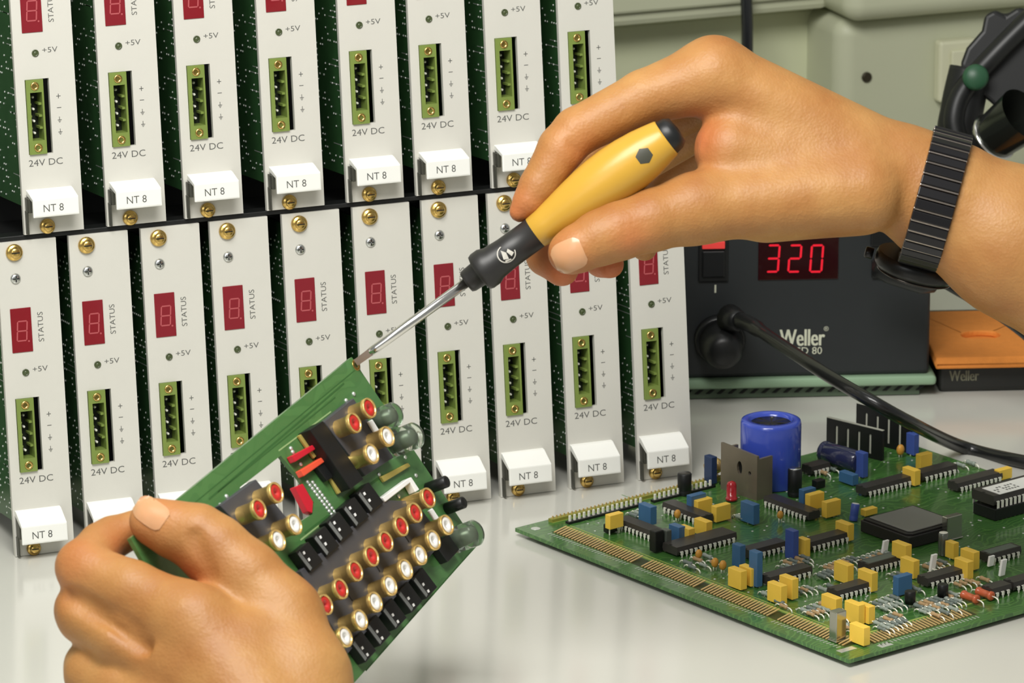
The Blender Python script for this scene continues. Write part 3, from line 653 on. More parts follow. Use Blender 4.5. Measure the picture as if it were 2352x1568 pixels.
cp = MB().lathe([(s*K, r*K) for s, r in cprof], (0, 0, 0), (1, 0, 0), 36, 0)
cr = 40.6*K; c0 = 432*K
def wrap(pts, f, mb, mi, s0, r): mb.add([(s0+x, r*math.sin(y/r), r*math.cos(y/r)) for x, y in pts], f, mi)
R_ = 22*K; pts = []; fs = []
for i in range(31):
    a = math.radians(95+i*255/30)
    for rr in (R_, R_*.88): pts.append((rr*math.cos(a), rr*math.sin(a)))
for i in range(30): fs.append((2*i, 2*i+1, 2*i+3, 2*i+2))
wrap(pts, fs, cp, 1, c0, cr+.03)
for tri in ([(-.6, -.35), (-.1, -.6), (.05, .1), (-.3, .62)], [(.12, .12), (.3, -.55), (.72, -.35), (.4, .35)], [(-.62, -.7), (.1, -.85), (.05, -.68), (-.5, -.5)]):
    wrap([(x*R_, y*R_) for x, y in tri], [tuple(range(4))], cp, 1, c0, cr+.03)
cp.build('collar', [mat('collar_black', (40, 39, 38), .42), mat('print_white', (196, 192, 182), .5)], sd)
hprof = [(508, 36), (511, 38), (540, 41), (580, 48), (620, 55), (660, 61), (700, 65), (740, 66), (780, 64), (820, 59), (850, 53), (876, 47), (880, 45)]
hd = MB().lathe([(s*K, r*K) for s, r in hprof], (0, 0, 0), (1, 0, 0), 48, 0)
rm = 60.5*K; hx = [(822*K+11*K*0, 0)]
hexp = [(0, 0)]+[(20*K*math.cos(math.pi/6+i*math.pi/3), 20*K*math.sin(math.pi/6+i*math.pi/3)) for i in range(6)]
def hr(s):
    for (s0, r0), (s1, r1) in zip(hprof[:-1], hprof[1:]):
        if s0*K <= s <= s1*K: return (r0+(r1-r0)*(s/K-s0)/(s1-s0))*K
    return hprof[-1][1]*K
sub = []; tri = []
for i in range(6):
    a = hexp[1+i]; b_ = hexp[1+(i+1) % 6]
    for f in (0, .5, 1.0): pass
N = 6
for i in range(6):
    a = np.array(hexp[1+i]); b_ = np.array(hexp[1+(i+1) % 6]); base = len(sub)
    for u in range(N+1):
        for v in range(N+1): sub.append(a*(u/N)*(1-v/N)+b_*(u/N)*(v/N))
    for u in range(N):
        for v in range(N): tri.append((base+u*(N+1)+v, base+(u+1)*(N+1)+v, base+(u+1)*(N+1)+v+1, base+u*(N+1)+v+1))
yoff = -4*K
hv = []
for x, y in sub:
    s_ = 818*K+x; r_ = hr(s_)+.06; y2 = y+yoff; hv.append((s_, r_*math.sin(y2/r_), r_*math.cos(y2/r_)))
hd.add(hv, tri, 1)
hd.build('handle', [mat('handle_yellow', (196, 152, 56), .3, 0, .03, 80, .03, 500), mat('mark_grey', (66, 66, 56), .5)], sd)
MB().lathe([(s*K, r*K) for s, r in ((872, 40), (880, 43), (898, 40), (910, 32), (914, 0))], (0, 0, 0), (1, 0, 0), 36).build('end_cap', M_dark, sd)

# ------------------------------------------------------------------ hands: smooth implicit surfaces, meshed
def smin(a, b, k):
    h = np.clip(.5+.5*(b-a)/k, 0, 1); return b*(1-h)+a*h-k*h*(1-h)
class Body:
    def __init__(s, lo, hi, step, d0, sc):
        s.lo = np.array(lo, float); s.step = step; s.n = np.ceil((np.array(hi)-s.lo)/step).astype(int)+1; s.d0 = d0; s.sc = sc
        s.F = np.full(s.n, 1e3, np.float32)
    def axes(s, sl): return [s.lo[i]+s.step*np.arange(sl[i].start, sl[i].stop) for i in range(3)]
    def seg(s, a, b, ra, rb, k, F=None, flat=None):
        F = s.F if F is None else F
        a = np.array(a, float); b = np.array(b, float); R = max(ra, rb)+k+8
        l = np.clip(((np.minimum(a, b)-R-s.lo)/s.step).astype(int), 0, s.n-1); h = np.clip(((np.maximum(a, b)+R-s.lo)/s.step).astype(int)+1, 1, s.n)
        if (h <= l).any(): return
        sl = tuple(slice(int(l[i]), int(h[i])) for i in range(3)); X, Y, Z = s.axes(sl)
        px = X[:, None, None]-a[0]; py = Y[None, :, None]-a[1]; pz = Z[None, None, :]-a[2]; ba = b-a; bb = ba @ ba+1e-9
        t = np.clip((px*ba[0]+py*ba[1]+pz*ba[2])/bb, 0, 1)
        d = np.sqrt((px-t*ba[0])**2+(py-t*ba[1])**2+(pz-t*ba[2])**2)-(ra+(rb-ra)*t)
        F[sl] = smin(F[sl], d.astype(np.float32), k)
    def chain(s, pts, k=10, F=None):
        for p, q in zip(pts[:-1], pts[1:]): s.seg(p[:3], q[:3], p[3], q[3], k, F)
    def groove(s, a, b, r, k):
        G = np.full(s.n, 1e3, np.float32); s.seg(a, b, r, r, 1, G); s.F = -smin(-s.F, G, k)
    def sample(s, p):
        q = (np.array(p, float)-s.lo)/s.step; i = np.floor(q).astype(int); i = np.clip(i, 0, s.n-2); f = q-i; v = 0
        for dx in (0, 1):
            for dy in (0, 1):
                for dz_ in (0, 1): v += s.F[i[0]+dx, i[1]+dy, i[2]+dz_]*(f[0] if dx else 1-f[0])*(f[1] if dy else 1-f[1])*(f[2] if dz_ else 1-f[2])
        return v
    def front(s, x, y, z0=None):
        z = s.lo[2] if z0 is None else z0; 
        while z < s.lo[2]+s.step*(s.n[2]-2):
            v = s.sample((x, y, z))
            if v < 0: return z
            z += max(1.0, min(v*.6, 12))
        return None
    def world(s, v): return at((v[0], v[1]), s.d0+v[2]/s.sc)
    def mesh(s):
        F = s.F; n = s.n
        for a_ in range(3):
            for e_ in (0, -1):
                q_ = [slice(None)]*3; q_[a_] = e_; F[tuple(q_)] = np.maximum(F[tuple(q_)], 2.0)
        ins = F < 0
        c = [ins[i:n[0]-1+i, j:n[1]-1+j, k:n[2]-1+k] for i in (0, 1) for j in (0, 1) for k in (0, 1)]
        cnt = sum(x.astype(np.int8) for x in c); act = (cnt > 0) & (cnt < 8); I = np.argwhere(act); idx = np.full(act.shape, -1, np.int64); idx[act] = np.arange(len(I))
        acc = np.zeros((len(I), 3)); num = np.zeros(len(I))
        corners = [np.array((i, j, k)) for i in (0, 1) for j in (0, 1) for k in (0, 1)]
        val = {tuple(q): F[I[:, 0]+q[0], I[:, 1]+q[1], I[:, 2]+q[2]] for q in corners}
        for q in corners:
            for ax in range(3):
                if q[ax] == 0:
                    q2 = q.copy(); q2[ax] = 1; a = val[tuple(q)]; b = val[tuple(q2)]; mk = (a < 0) != (b < 0)
                    t = np.where(mk, a/np.where(mk, a-b, 1), 0); p = np.repeat(q[None].astype(float), len(I), 0); p[:, ax] += t; acc[mk] += p[mk]; num[mk] += 1
        V = s.lo+(I+acc/num[:, None])*s.step
        faces = []
        for ax in range(3):
            a1, a2 = [(1, 2), (2, 0), (0, 1)][ax]
            sl0 = [slice(None)]*3; sl1 = [slice(None)]*3; sl0[ax] = slice(0, n[ax]-1); sl1[ax] = slice(1, n[ax])
            E = np.argwhere(ins[tuple(sl0)] != ins[tuple(sl1)])
            E = E[(E[:, a1] > 0) & (E[:, a1] < n[a1]-1) & (E[:, a2] > 0) & (E[:, a2] < n[a2]-1)]
            qs = []
            for (o1, o2) in ((1, 1), (0, 1), (0, 0), (1, 0)):
                e = E.copy(); e[:, a1] -= o1; e[:, a2] -= o2; qs.append(idx[e[:, 0], e[:, 1], e[:, 2]])
            Q = np.stack(qs, 1); fl = ins[E[:, 0], E[:, 1], E[:, 2]]; Q[~fl] = Q[~fl][:, ::-1]; faces.append(Q)
        Q = np.concatenate(faces); Q = Q[(Q >= 0).all(1)]
        # relax the surface a little
        e = np.concatenate([Q[:, [0, 1]], Q[:, [1, 2]], Q[:, [2, 3]], Q[:, [3, 0]]])
        for it in range(3):
            sm = np.zeros_like(V); ct = np.zeros(len(V)); np.add.at(sm, e[:, 0], V[e[:, 1]]); np.add.at(sm, e[:, 1], V[e[:, 0]]); np.add.at(ct, e[:, 0], 1); np.add.at(ct, e[:, 1], 1)
            V = V*.5+.5*sm/np.maximum(ct, 1)[:, None]
        return V, Q
    def object(s, name, mt, tips):
        V, Q = s.mesh()
        dd = np.stack([(V[:, 0]-W/2)/CF, (V[:, 1]-H/2)/CF, np.ones(len(V))], 1) @ CR
        P = (CC+dd*(s.d0+V[:, 2]/s.sc)[:, None])*S
        c = P.mean(0)
        me = bpy.data.meshes.new(name); me.from_pydata((P-c).tolist(), [], Q.tolist()); me.materials.append(mt)
        me.polygons.foreach_set('use_smooth', [True]*len(me.polygons))
        at_ = me.attributes.new('flush', 'FLOAT', 'POINT'); fl = np.zeros(len(V))
        for (x, y, z, r, w) in tips: fl = np.maximum(fl, w*np.exp(-((V-np.array([x, y, z]))**2).sum(1)/(r*r)))
        at_.data.foreach_set('value', fl.astype(np.float32))
        b = bmesh.new(); b.from_mesh(me); bmesh.ops.recalc_face_normals(b, faces=b.faces); b.to_mesh(me); b.free(); me.update()
        o = bpy.data.objects.new(name, me); COL.objects.link(o); o.location = c; s.c = c
        return o
    def nail(s, o, cx, cy, ang_, L, Wd, lift=2.0, z0=None):
        """curved nail laid on the skin; L along ang_, Wd across (in surface units)"""
        ca_, sa_ = math.cos(ang_), math.sin(ang_); N1, N2 = 12, 10; g = []
        for i in range(N1+1):
            for j in range(N2+1):
                u, v = -1+2*i/N1, -1+2*j/N2
                x = u*L/2; y = v*Wd/2*(1-.22*max(0, u)**3)*math.sqrt(max(.05, 1-.55*abs(u)**5))
                X = cx+x*ca_-y*sa_; Y = cy+x*sa_+y*ca_; z = s.front(X, Y, z0)
                g.append((X, Y, z if z is not None else np.nan))
        g = np.array(g); bad = np.isnan(g[:, 2]); g[bad, 2] = np.nanmax(g[:, 2]); g[:, 2] -= lift
        b = MB(); vs = [s.world(p)-s.c/S for p in g]; ba = [s.world(p+np.array([0, 0, 5]))-s.c/S for p in g]
        fs = [(i*(N2+1)+j, (i+1)*(N2+1)+j, (i+1)*(N2+1)+j+1, i*(N2+1)+j+1) for i in range(N1) for j in range(N2)]
        b.add(vs, fs, 0, True); b.add(ba, [f[::-1] for f in fs], 0, True)
        return b.build('fingernail', M_nail, o)
def skin_mat():
    m_ = bpy.data.materials.new('skin'); m_.use_nodes = True; nt = m_.node_tree; b = nt.nodes['Principled BSDF']
    b.inputs['Roughness'].default_value = .5; b.inputs['Specular IOR Level'].default_value = .4
    b.inputs['Subsurface Weight'].default_value = .25; b.inputs['Subsurface Radius'].default_value = (.7, .4, .2); b.inputs['Subsurface Scale'].default_value = .003
    tc = nt.nodes.new('ShaderNodeTexCoord'); n1 = nt.nodes.new('ShaderNodeTexNoise'); n1.inputs['Scale'].default_value = 38; n1.inputs['Detail'].default_value = 6
    rp = nt.nodes.new('ShaderNodeValToRGB'); rp.color_ramp.elements[0].position = .3; rp.color_ramp.elements[1].position = .72
    rp.color_ramp.elements[0].color = (*lin((158, 104, 54)), 1); rp.color_ramp.elements[1].color = (*lin((182, 136, 80)), 1)
    at_ = nt.nodes.new('ShaderNodeAttribute'); at_.attribute_name = 'flush'
    mx = nt.nodes.new('ShaderNodeMix'); mx.data_type = 'RGBA'; mx.inputs[7].default_value = (*lin((196, 104, 64)), 1)
    nt.links.new(tc.outputs['Object'], n1.inputs['Vector']); nt.links.new(n1.outputs['Fac'], rp.inputs[0]); nt.links.new(rp.outputs[0], mx.inputs[6]); nt.links.new(at_.outputs['Fac'], mx.inputs[0]); nt.links.new(mx.outputs[2], b.inputs['Base Color'])
    v = nt.nodes.new('ShaderNodeTexVoronoi'); v.inputs['Scale'].default_value = 900; n2 = nt.nodes.new('ShaderNodeTexNoise'); n2.inputs['Scale'].default_value = 160; n2.inputs['Detail'].default_value = 6
    nt.links.new(tc.outputs['Object'], v.inputs['Vector']); nt.links.new(tc.outputs['Object'], n2.inputs['Vector'])
    ad = nt.nodes.new('ShaderNodeMath'); ad.operation = 'MULTIPLY_ADD'; ad.inputs[1].default_value = .25; nt.links.new(v.outputs['Distance'], ad.inputs[0]); nt.links.new(n2.outputs['Fac'], ad.inputs[2])
    bp = nt.nodes.new('ShaderNodeBump'); bp.inputs['Strength'].default_value = .3; bp.inputs['Distance'].default_value = .0012
    nt.links.new(ad.outputs[0], bp.inputs['Height']); nt.links.new(bp.outputs['Normal'], b.inputs['Normal'])
    return m_
M_skin = skin_mat(); M_nail = mat('nail', (204, 150, 108), .3, 0, .03, 60, sss=.2, coat=.15)

# right hand: x,y follow the view, z goes away from the viewer
RH = Body((1130, 30, -190), (3000, 1200, 800), 6.0, TD-6, 6.2)
mc = [((1640, 172, 60, 84), (2080, 405, 110, 104)), ((1650, 195, 250, 82), (2090, 410, 200, 104)), ((1660, 235, 430, 76), (2090, 420, 300, 98)), ((1680, 290, 590, 68), (2090, 430, 360, 92))]
for a, c in mc: RH.seg(a[:3], c[:3], a[3], c[3], 40)
RH.seg((1684, 345, 48), (1950, 400, 90), 90, 110, 40)                      # web and dorsal flesh
RH.seg((1985, 440, 30), (1600, 478, -20), 96, 76, 40)                      # thumb base
RH.seg((1760, 470, 60), (1960, 440, 90), 86, 96, 40)
RH.seg((1760, 440, 250), (2000, 430, 220), 90, 96, 40)                     # palm side
RH.seg((1720, 400, 420), (2000, 430, 330), 80, 90, 40)
RH.chain([(2080, 405, 120, 112), (2160, 458, 130, 136), (2330, 555, 140, 168), (2700, 760, 160, 200), (3300, 1080, 190, 225)], 40)
RH.chain([(2080, 410, 250, 106), (2160, 465, 250, 118), (2330, 560, 260, 150), (2700, 770, 280, 190), (3300, 1090, 310, 210)], 40)
FI = np.full(RH.n, 1e3, np.float32)
RH.chain([(1640, 172, 60, 84), (1480, 224, 40, 64), (1325, 302, 20, 56), (1290, 340, 12, 54), (1236, 428, 0, 44), (1214, 462, -4, 36), (1194, 486, -4, 25)], 10, FI)
FM = np.full(RH.n, 1e3, np.float32)
RH.chain([(1650, 195, 250, 80), (1350, 360, 270, 54), (1300, 400, 262, 52), (1236, 540, 180, 45), (1252, 590, 140, 42), (1290, 618, 105, 40)], 10, FM)
FR_ = np.full(RH.n, 1e3, np.float32)
RH.chain([(1660, 235, 430, 74), (1420, 400, 470, 50), (1385, 440, 455, 48), (1340, 555, 330, 42), (1382, 598, 250, 38), (1400, 606, 225, 34)], 10, FR_)
FP = np.full(RH.n, 1e3, np.float32)
RH.chain([(1680, 290, 590, 64), (1500, 430, 630, 42), (1450, 530, 520, 36), (1480, 570, 430, 30)], 10, FP)
FT = np.full(RH.n, 1e3, np.float32)
RH.chain([(1600, 478, -20, 76), (1500, 505, -50, 72), (1420, 530, -66, 68), (1380, 545, -72, 64), (1325, 572, -78, 55), (1308, 580, -78, 50)], 10, FT)
fing = np.minimum(np.minimum(FI, FM), np.minimum(FR_, FP)); RH.F = smin(RH.F, fing, 34); RH.F = smin(RH.F, FT, 40)
for a, c in (((1452, 500, -136), (1462, 575, -128)), ((1474, 505, -130), (1482, 570, -124)), ((1432, 505, -138), (1442, 580, -130))): RH.groove(a, c, 3, 9)
for a, c in (((1600, 270, -10), (1590, 340, 20)), ((1625, 280, -16), (1600, 390, -20)), ((1310, 330, -42), (1345, 375, -20))): RH.groove(a, c, 4, 16)
rho = RH.object('hand', M_skin, [(1195, 480, 0, 60, .6), (1300, 590, -100, 70, .35), (1290, 620, 80, 80, .8), (1400, 610, 220, 70, .8), (1330, 360, 0, 70, .4), (1600, 320, 0, 60, .6), (1450, 550, -120, 50, .4)])
tag(rho, 'bare right hand and forearm with a black watch, gripping the yellow screwdriver', 'hand')
RH.nail(rho, 1306, 588, math.radians(156), 74, 74, 2.2)
# wristwatch
ctr = np.array([2146, 462, 190.]); an = unit([.965, .262, .02]); er = unit(np.array([-.262, .965, 0])-an*(np.array([-.262, .965, 0]) @ an)); ez = np.cross(an, er)
ww = thing('wristwatch', RH.world(ctr), 'black wristwatch with a ribbed metal bracelet on the right wrist', 'wristwatch')
wc = RH.world(ctr)
ringp = []
N = 48
for i in range(N):
    th = 2*math.pi*i/N; dr = er*math.cos(th)+ez*math.sin(th); r = 60.
    while RH.sample(ctr+dr*r) < 0 and r < 330: r += 2
    ringp.append((dr, r+4))
def rad(i): return np.mean([ringp[(i+k) % N][1] for k in (-1, 0, 1)])
st = MB(); hw = 47
for i in range(N):
    dr, _ = ringp[i]; r = rad(i); p = ctr+dr*r; dn = ctr+ringp[(i+1) % N][0]*rad(i+1); tg = unit(dn-p); ln = np.linalg.norm(dn-p)
    nn = unit(np.cross(tg, an)); nn = nn if nn @ dr > 0 else -nn
    vs = []
    for (u, w, h) in ((-.46, -1, -3), (.46, -1, -3), (.46, 1, -3), (-.46, 1, -3), (-.40, -.96, 9), (.34, -.96, 12), (.34, .96, 12), (-.40, .96, 9)):
        vs.append(RH.world(p+tg*ln*(u+.5)+an*hw*w+nn*h)-wc)
    st.add(vs, [(0, 3, 2, 1), (4, 5, 6, 7), (0, 1, 5, 4), (1, 2, 6, 5), (2, 3, 7, 6), (3, 0, 4, 7)])
    q = p+tg*ln*.96
    st.add([RH.world(q+tg*u+an*hw*w+nn*h-0)-wc for (u, w, h) in ((-2.6, -.98, 2), (2.6, -.98, 2), (2.6, .98, 2), (-2.6, .98, 2), (-2.6, -.98, 8.5), (2.6, -.98, 8.5), (2.6, .98, 8.5), (-2.6, .98, 8.5))], [(4, 5, 6, 7), (0, 1, 5, 4), (1, 2, 6, 5), (2, 3, 7, 6), (3, 0, 4, 7)], 1)
st.build('bracelet', [mat('bracelet_black', (30, 29, 31), .28, .35), mat('bracelet_edge', (150, 140, 132), .25, .9)], ww, .25)
i0 = 2; dr = ringp[i0][0]; pc = ctr+dr*(rad(i0)+2)
def cd(r, h0, h1, mt, nm, off=0):
    e1 = an; e2 = unit(np.cross(dr, an)); b_ = MB(); n = 36; vs = []
    for (rr, h) in ((r*.96, h0), (r, h0+(h1-h0)*.25), (r, h0+(h1-h0)*.7), (r*.9, h1)):
        for k in range(n):
            a = 2*math.pi*k/n; vs.append(RH.world(pc+e1*rr*math.cos(a)+e2*rr*math.sin(a)+dr*h)-wc)
    fs = [(i*n+k, i*n+(k+1) % n, (i+1)*n+(k+1) % n, (i+1)*n+k) for i in range(3) for k in range(n)]
    b_.add(vs, fs, 0, True); b_.add(vs[:n], [tuple(range(n))]); b_.add(vs[-n:], [tuple(range(n))]); return b_.build(nm, mt, ww)
cd(98, -4, 36, mat('case_black', (26, 26, 26), .3, .4), 'case'); cd(88, 36, 42, mat('bezel_steel', (70, 66, 62), .2, .9), 'bezel'); cd(78, 42, 46, mat('watch_glass', (20, 18, 16), .05, coat=.5), 'crystal')
pk = pc-an*104+dr*16; cw = MB(); cw.lathe([(0, 2.2), (2.6, 2.2), (3, 1.8), (3, 0)], RH.world(pk)-wc, (RH.world(pk-an*10)-RH.world(pk)), 16); cw.build('crown', mat('case_black', ()), ww)

# left hand
bd = (CR @ (FH.M @ Hh((370, 1250))+FH.O-CC))[2]
LH = Body((90, 1090, -560), (960, 2000, 160), 6.0, bd, 6.75)
LH.seg((440, 1440, -190), (640, 1760, -300), 96, 150, 40)
LH.seg((420, 1540, -190), (600, 1800, -290), 90, 150, 40)
LH.seg((360, 1630, -180), (560, 1860, -270), 90, 140, 40)
LH.seg((560, 1500, -180), (640, 1760, -280), 110, 150, 40)
LH.chain([(640, 1420, -110, 100), (680, 1560, -170, 122), (690, 1760, -260, 150), (720, 2000, -330, 165)], 40)
LH.chain([(600, 1760, -280, 150), (650, 2020, -360, 160)], 40)
FT = np.full(LH.n, 1e3, np.float32)
LH.chain([(640, 1420, -110, 100), (560, 1330, -92, 92), (490, 1262, -78, 82), (450, 1232, -72, 76), (400, 1216, -66, 66), (362, 1202, -60, 56), (348, 1197, -58, 52)], 12, FT)
FI = np.full(LH.n, 1e3, np.float32)
LH.chain([(440, 1440, -190, 94), (300, 1362, -130, 76), (205, 1318, -80, 68), (192, 1302, -66, 64), (232, 1252, 10, 52), (258, 1234, 36, 48), (335, 1205, 70, 42)], 12, FI)
FM = np.full(LH.n, 1e3, np.float32)
LH.chain([(420, 1540, -190, 90), (280, 1466, -140, 74), (198, 1412, -80, 68), (190, 1400, -60, 64), (250, 1370, 40, 52), (330, 1330, 80, 42)], 12, FM)
FR_ = np.full(LH.n, 1e3, np.float32)
LH.chain([(360, 1630, -180, 88), (280, 1590, -140, 74), (214, 1548, -80, 66), (210, 1530, -50, 62), (280, 1490, 40, 50)], 12, FR_)
LH.F = smin(LH.F, smin(smin(FI, FM, 14), FR_, 14), 44); LH.F = smin(LH.F, FT, 30)
LH.groove((446, 1235, -158), (480, 1318, -178), 9, 30)
LH.groove((150, 1362, -120), (340, 1490, -240), 5, 44)
lho = LH.object('hand', M_skin, [(345, 1180, -90, 70, .35), (170, 1300, -90, 80, .35), (310, 1260, -50, 60, .7), (430, 1330, -100, 60, .6)])
tag(lho, 'bare left hand pinching the edge of the green audio board', 'hand')
LH.nail(lho, 346, 1176, math.radians(215), 78, 62, 2.2)

# ------------------------------------------------------------------ soldering station
s0 = np.array([343.3, 99.0]); sxv = unit([98, -31.5]); szf = Frame((s0[0], s0[1], TZ), (sxv[0], sxv[1], 0), (-sxv[1], sxv[0], 0), (0, 0, 1))
def St(px, y=0.): q = szf.hit(px, 1, y); return q[0], q[2]
ss = thing('soldering_station', szf, 'dark grey soldering station with a red glowing 320 display, behind the rack', 'soldering station')
x1, _ = St((2138, 700)); x0 = -14
zl = St((1600, 871))[1]; zt = St((1700, 500))[1]
M_st = mat('station_grey', (40, 43, 44), .5, 0, .06, 150, .05, 900); M_stg = mat('station_green', (140, 168, 138), .35)
MB().box((x0, 0, zl), (x1, 100, 92)).build('body', M_st, ss, 2.5, 3)
MB().box((x0+4, -3, zl-4.2), (x1+3, 98, zl+.4)).build('ledge', M_stg, ss, 1.8, 3)
bs = MB().box((x0+6, 2, .4), (x1-4, 94, zl-4), 0)
for k in range(22):
    x = x0+10+k*5; bs.prism([(x, 2.5), (x+2, 2.5), (x+4.4, zl-5.5), (x+2.4, zl-5.5)], 1.6, 2.0, 1, lambda v: (v[0], v[2], v[1]))
bs.build('vented_base', [mat('station_olive', (84, 100, 80), .5), M_dark2], ss, .8)
def panelbox(pa, pb, y0, y1, mt, nm, bev=.5, parent=None, label=None):
    (xa, za), (xb, zb) = St(pa), St(pb); return MB().box((min(xa, xb), y0, min(za, zb)), (max(xa, xb), y1, max(za, zb))).build(nm, mt, parent or ss, bev, label=label)
sw = panelbox((1604, 545), (1672, 645), -1.2, 1, M_dark, 'power_switch')
panelbox((1612, 552), (1664, 568), -2.6, -1, mat('switch_red', (226, 70, 66), .3, emit=(226, 60, 56), estr=.25), 'switch_light', .3, sw)
panelbox((1612, 574), (1664, 634), -2.2, -1, mat('switch_black', (22, 23, 24), .35), 'rocker', .6, sw)
dp = panelbox((1742, 540), (1925, 640), -.6, 1, mat('display_window', (42, 10, 14), .12, coat=.3), 'display', .3)
g = MB()
for i, ch in enumerate('320'):
    xa, za = St((1760+i*50, 623)); xb, zb = St((1794+i*50, 562)); digit(g, ch, xb-xa-1.4, zb-za, .95, lambda v: (xa+v[0], -.75, za+v[1]), 0, .06)
g.build('digit_readout', mat('digit_glow', (200, 24, 40), .4, emit=(225, 26, 48), estr=.55), dp, fix=False)
for (pa, pb) in (((2000, 520), (2096, 562)), ((2002, 596), (2096, 636))): panelbox(pa, pb, -1.6, 1, M_dark, 'push_button', .6)
M_let = mat('letter_cream', (206, 208, 186), .5)
lg = MB(); xa, za = St((1790, 795)); xb, zb = St((1893, 755))
for dx in (0, .22, .44): add_text(lg, 'Weller', xb-xa, zb-za, lambda v: (xa+v[0]+dx, -.12-dx*.02, za+v[1]))
xr, zr = St((1892, 755)); add_text(lg, '®', 2.2, 2.2, lambda v: (xr+v[0], -.12, zr-1+v[1]))
lg.build('logo_lettering', M_let, ss, fix=False)
lg = MB(); xa2, za2 = St((1803, 814)); xb2, zb2 = St((1888, 796)); add_text(lg, 'WSD 80', xb2-xa2, zb2-za2, lambda v: (xa2+v[0], -.12, za2+v[1]))
lg.build('model_lettering', M_let, ss, fix=False)
x_, z_ = St((1641, 672)); x2_, z2_ = St((1645, 654)); MB().box((x_, -.15, z_), (x2_, .1, z2_)).build('switch_mark', M_let, ss)
px_, pz_ = St((1652, 778))
MB().lathe([(0, 11.5), (4, 11.5), (5, 10.5)], (px_, 0, pz_), (0, -1, 0), 32).build('plug_socket', M_dark, ss)
# iron cord and its plug
cd_ = thing('cord', (0, 0, 0), 'thick black cord with round plug, curving from the soldering station over the worktop', 'cord')
P0 = szf.O+szf.M @ np.array([px_, -5, pz_]); P1 = szf.O+szf.M @ np.array([px_, -26, pz_+2])
# a right-angled plug, the cord leaving to the right
MB().lathe([(0, 9.6), (7, 9.6), (12, 9.0), (17, 7.5), (18.5, 5), (19, 0)], P0, szf.M @ np.array([0, -1, .0]), 32).build('plug', M_dark, cd_, .0)
Q1 = szf.O+szf.M @ np.array([St((1692, 735), -14)[0], -14, St((1692, 735), -14)[1]])
cpx = [((1690, 735), 2252), ((1722, 744), 2240), ((1800, 795), 2205), ((1900, 861), 2165), ((2000, 920), 2140), ((2090, 970), 2150)]
pts = [at(p, d) for p, d in cpx]
for p in ((2210, 1026), (2352, 1060), (2520, 1085), (2800, 1090)): pts.append(unit([0, 0, 1])*0+Frame((0, 0, 0), (1, 0, 0), (0, 1, 0), (0, 0, 1)).hit(p, 2, TZ+3.2))
def smooth_pts(P, n=10):
    P = [np.array(p) for p in P]; out = []
    for i in range(len(P)-1):
        p0, p1, p2, p3 = P[max(i-1, 0)], P[i], P[i+1], P[min(i+2, len(P)-1)]
        for k in range(n):
            t = k/n; out.append(.5*((2*p1)+(-p0+p2)*t+(2*p0-5*p1+4*p2-p3)*t*t+(-p0+3*p1-3*p2+p3)*t**3))
    out.append(P[-1]); return out
M_cord = mat('cord_rubber', (26, 27, 27), .3, coat=.35)
sp = smooth_pts(pts); MB().tube(sp, [3.6 if i < 14 else 2.9 for i in range(len(sp))], 16).build('cable', M_cord, cd_)
MB().tube([pts[0]-unit(pts[1]-pts[0])*6, pts[0], pts[0]+unit(pts[1]-pts[0])*4], [6.5, 5.2, 4.2], 16).build('strain_relief', M_dark, cd_)

# ------------------------------------------------------------------ iron stand with its sponge
t0 = Frame((0, 0, 0), (1, 0, 0), (0, 1, 0), (0, 0, 1)).hit((2146, 902), 2, TZ)
tf = Frame((t0[0], t0[1], TZ), (sxv[0], sxv[1], 0), (-sxv[1], sxv[0], 0), (0, 0, 1))
def Tr(px, z): q = tf.hit(px, 2, z); return q
def Tf(px, y): q = tf.hit(px, 1, y); return q[0], q[2]
ist = thing('soldering_iron_stand', tf, 'black soldering iron stand with a funnel and sponge tray, right of the station', 'iron stand')
zf = Tf((2200, 838), 0)[1]
bs = MB().box((2, 0, .3), (95, 92, zf), 0); bs.build('tray', mat('tray_charcoal', (38, 39, 37), .45), ist, 2, 3)
rmz = MB().box((18, -.8, zf-1.5), (95, 3, zf+2.2), 0); rmz.build('rim', mat('tray_green', (112, 122, 96), .4), ist, .8)
lg = MB(); xa, za = Tf((2180, 875), -.1); xb, zb = Tf((2248, 850), -.1)
for dx in (0, .2): add_text(lg, 'Weller', xb-xa, zb-za, lambda v: (xa+v[0]+dx, -.12, za+v[1]))
lg.build('lettering', mat('letter_dim', (140, 140, 118), .5), ist, fix=False)
sz1 = zf+5.5; qa = Tr((2150, 822), sz1); qb = Tr((2140, 714), sz1)
spo = thing('sponge', Frame(tf.O+tf.M @ np.array([qa[0], qa[1], zf+.1]), *tf.M.T), 'orange cleaning sponge with an oval hole, lying in the stand tray', 'sponge')
Ls = 62; Ds = qb[1]-qa[1]
oc = Tr((2252, 768), sz1)-qa
ov = [(oc[0]+9*math.cos(a), oc[1]+6.5*math.sin(a)) for a in np.linspace(0, 2*math.pi, 25)[:-1]]
m = MB(); plate(m, rect(0, 0, Ls, Ds), [ov], 2.6, 5.4, lambda v: v); m.box((0, 0, 0), (Ls, Ds, 2.6)); m.build('foam', mat('sponge_orange', (224, 138, 58), .8, 0, .1, 260, .3, 700), spo, .8, 2)
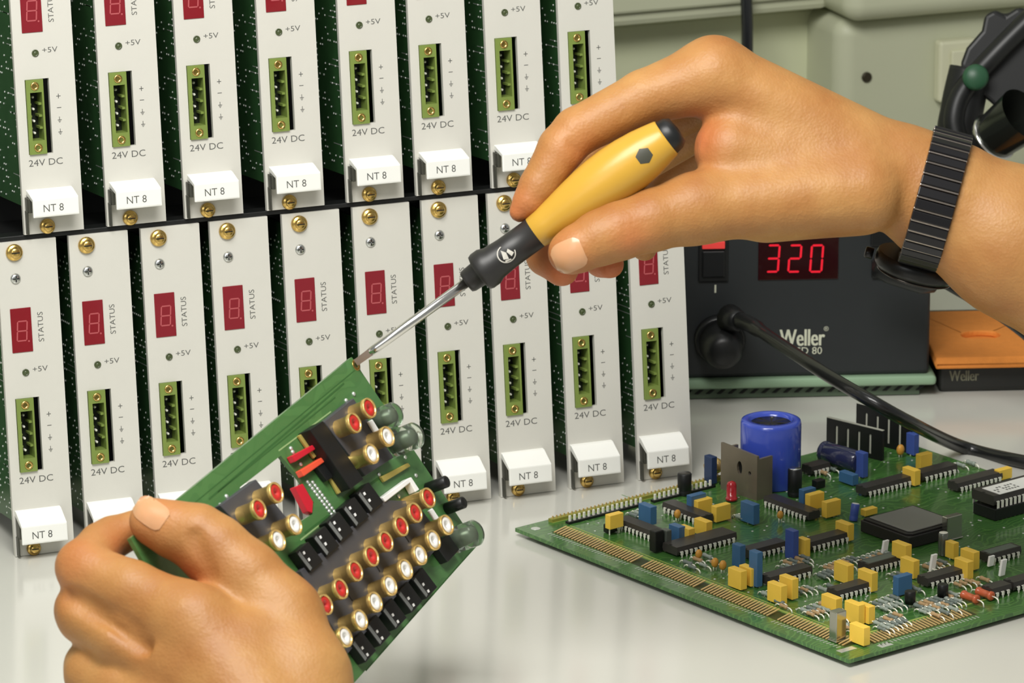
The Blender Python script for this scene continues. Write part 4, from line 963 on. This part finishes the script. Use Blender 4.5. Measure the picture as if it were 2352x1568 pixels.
# holder arm, head and funnel
def Td(px, d): return tf.M.T @ (at(px, d)-tf.O)
DH = 2330.
M_hold = mat('holder_black', (24, 25, 25), .45, 0, .15, 60)
ar = MB(); ar.tube(smooth_pts([Td((2470, 815), DH), Td((2400, 600), DH), Td((2262, 450), DH), Td((2205, 330), DH), Td((2210, 250), DH), Td((2230, 160), DH)], 6), [12]*18+[10]*13, 14); ar.build('arm', M_hold, ist)
hdp = [(2205, 150), (2220, 110), (2255, 70), (2262, 35), (2285, 22), (2310, 34), (2338, 16), (2370, 24), (2420, 60), (2440, 260), (2340, 268), (2300, 258), (2275, 235), (2250, 215), (2225, 195)]
hv = [Td(p, DH-6) for p in hdp]; hv2 = [Td(p, DH+26) for p in hdp]; n = len(hdp)
m = MB(); m.add(hv+hv2, [tuple(range(n)), tuple(range(n, 2*n))[::-1]]+[(i, (i+1) % n, n+(i+1) % n, n+i) for i in range(n)]); m.build('clamp_head', M_hold, ist, 2.0, 3)
ar = MB(); ar.tube(smooth_pts([Td((2200, 320), DH-8), Td((2192, 270), DH-8), Td((2215, 205), DH-8), Td((2290, 120), DH-10), Td((2370, 40), DH-10)], 6), 5.0, 12); ar.build('clamp_rib', M_dark, ist)
kn = Td((2240, 178), DH-14); MB().lathe([(0, 6), (3, 6), (4.5, 4.5), (5, 0)], kn, tf.M.T @ (-CR[2]), 24).build('knob', mat('knob_green', (44, 84, 58), .4), ist)
fa = Td((2282, 316), DH-20); fb = Td((2352, 262), DH-34)
MB().lathe([(0, 10.2), (1.5, 11), (np.linalg.norm(fb-fa), 13)], fa, fb-fa, 32, caps=False).build('funnel', mat('funnel_chrome', (66, 70, 64), .15, .8), ist)
MB().lathe([(-1, 10.5), (-1, 11.8), (1, 11.8), (1, 10.5)], fa, fb-fa, 32).build('funnel_rim', M_steel, ist)
# iron cord behind the wrist
pp = smooth_pts([at((2085, 600), 2235), at((2130, 625), 2240), at((2200, 665), 2240), at((2280, 712), 2235), at((2360, 770), 2225), at((2440, 850), 2215), at((2560, 960), 2200)], 8)
ic = thing('cord', (0, 0, 0), 'thin black soldering iron lead sloping down behind the wrist over the sponge', 'cord')
MB().tube(pp, 2.7, 12).build('cable', M_cord, ic)
g0 = at((2010, 600), 2230); g1 = at((2150, 655), 2238)
MB().lathe([(0, 3), (2, 6.5), (8, 7.2), (np.linalg.norm(g1-g0)-6, 6.2), (np.linalg.norm(g1-g0), 3.5)], g0, g1-g0, 24).build('iron_grip', M_dark, ic)
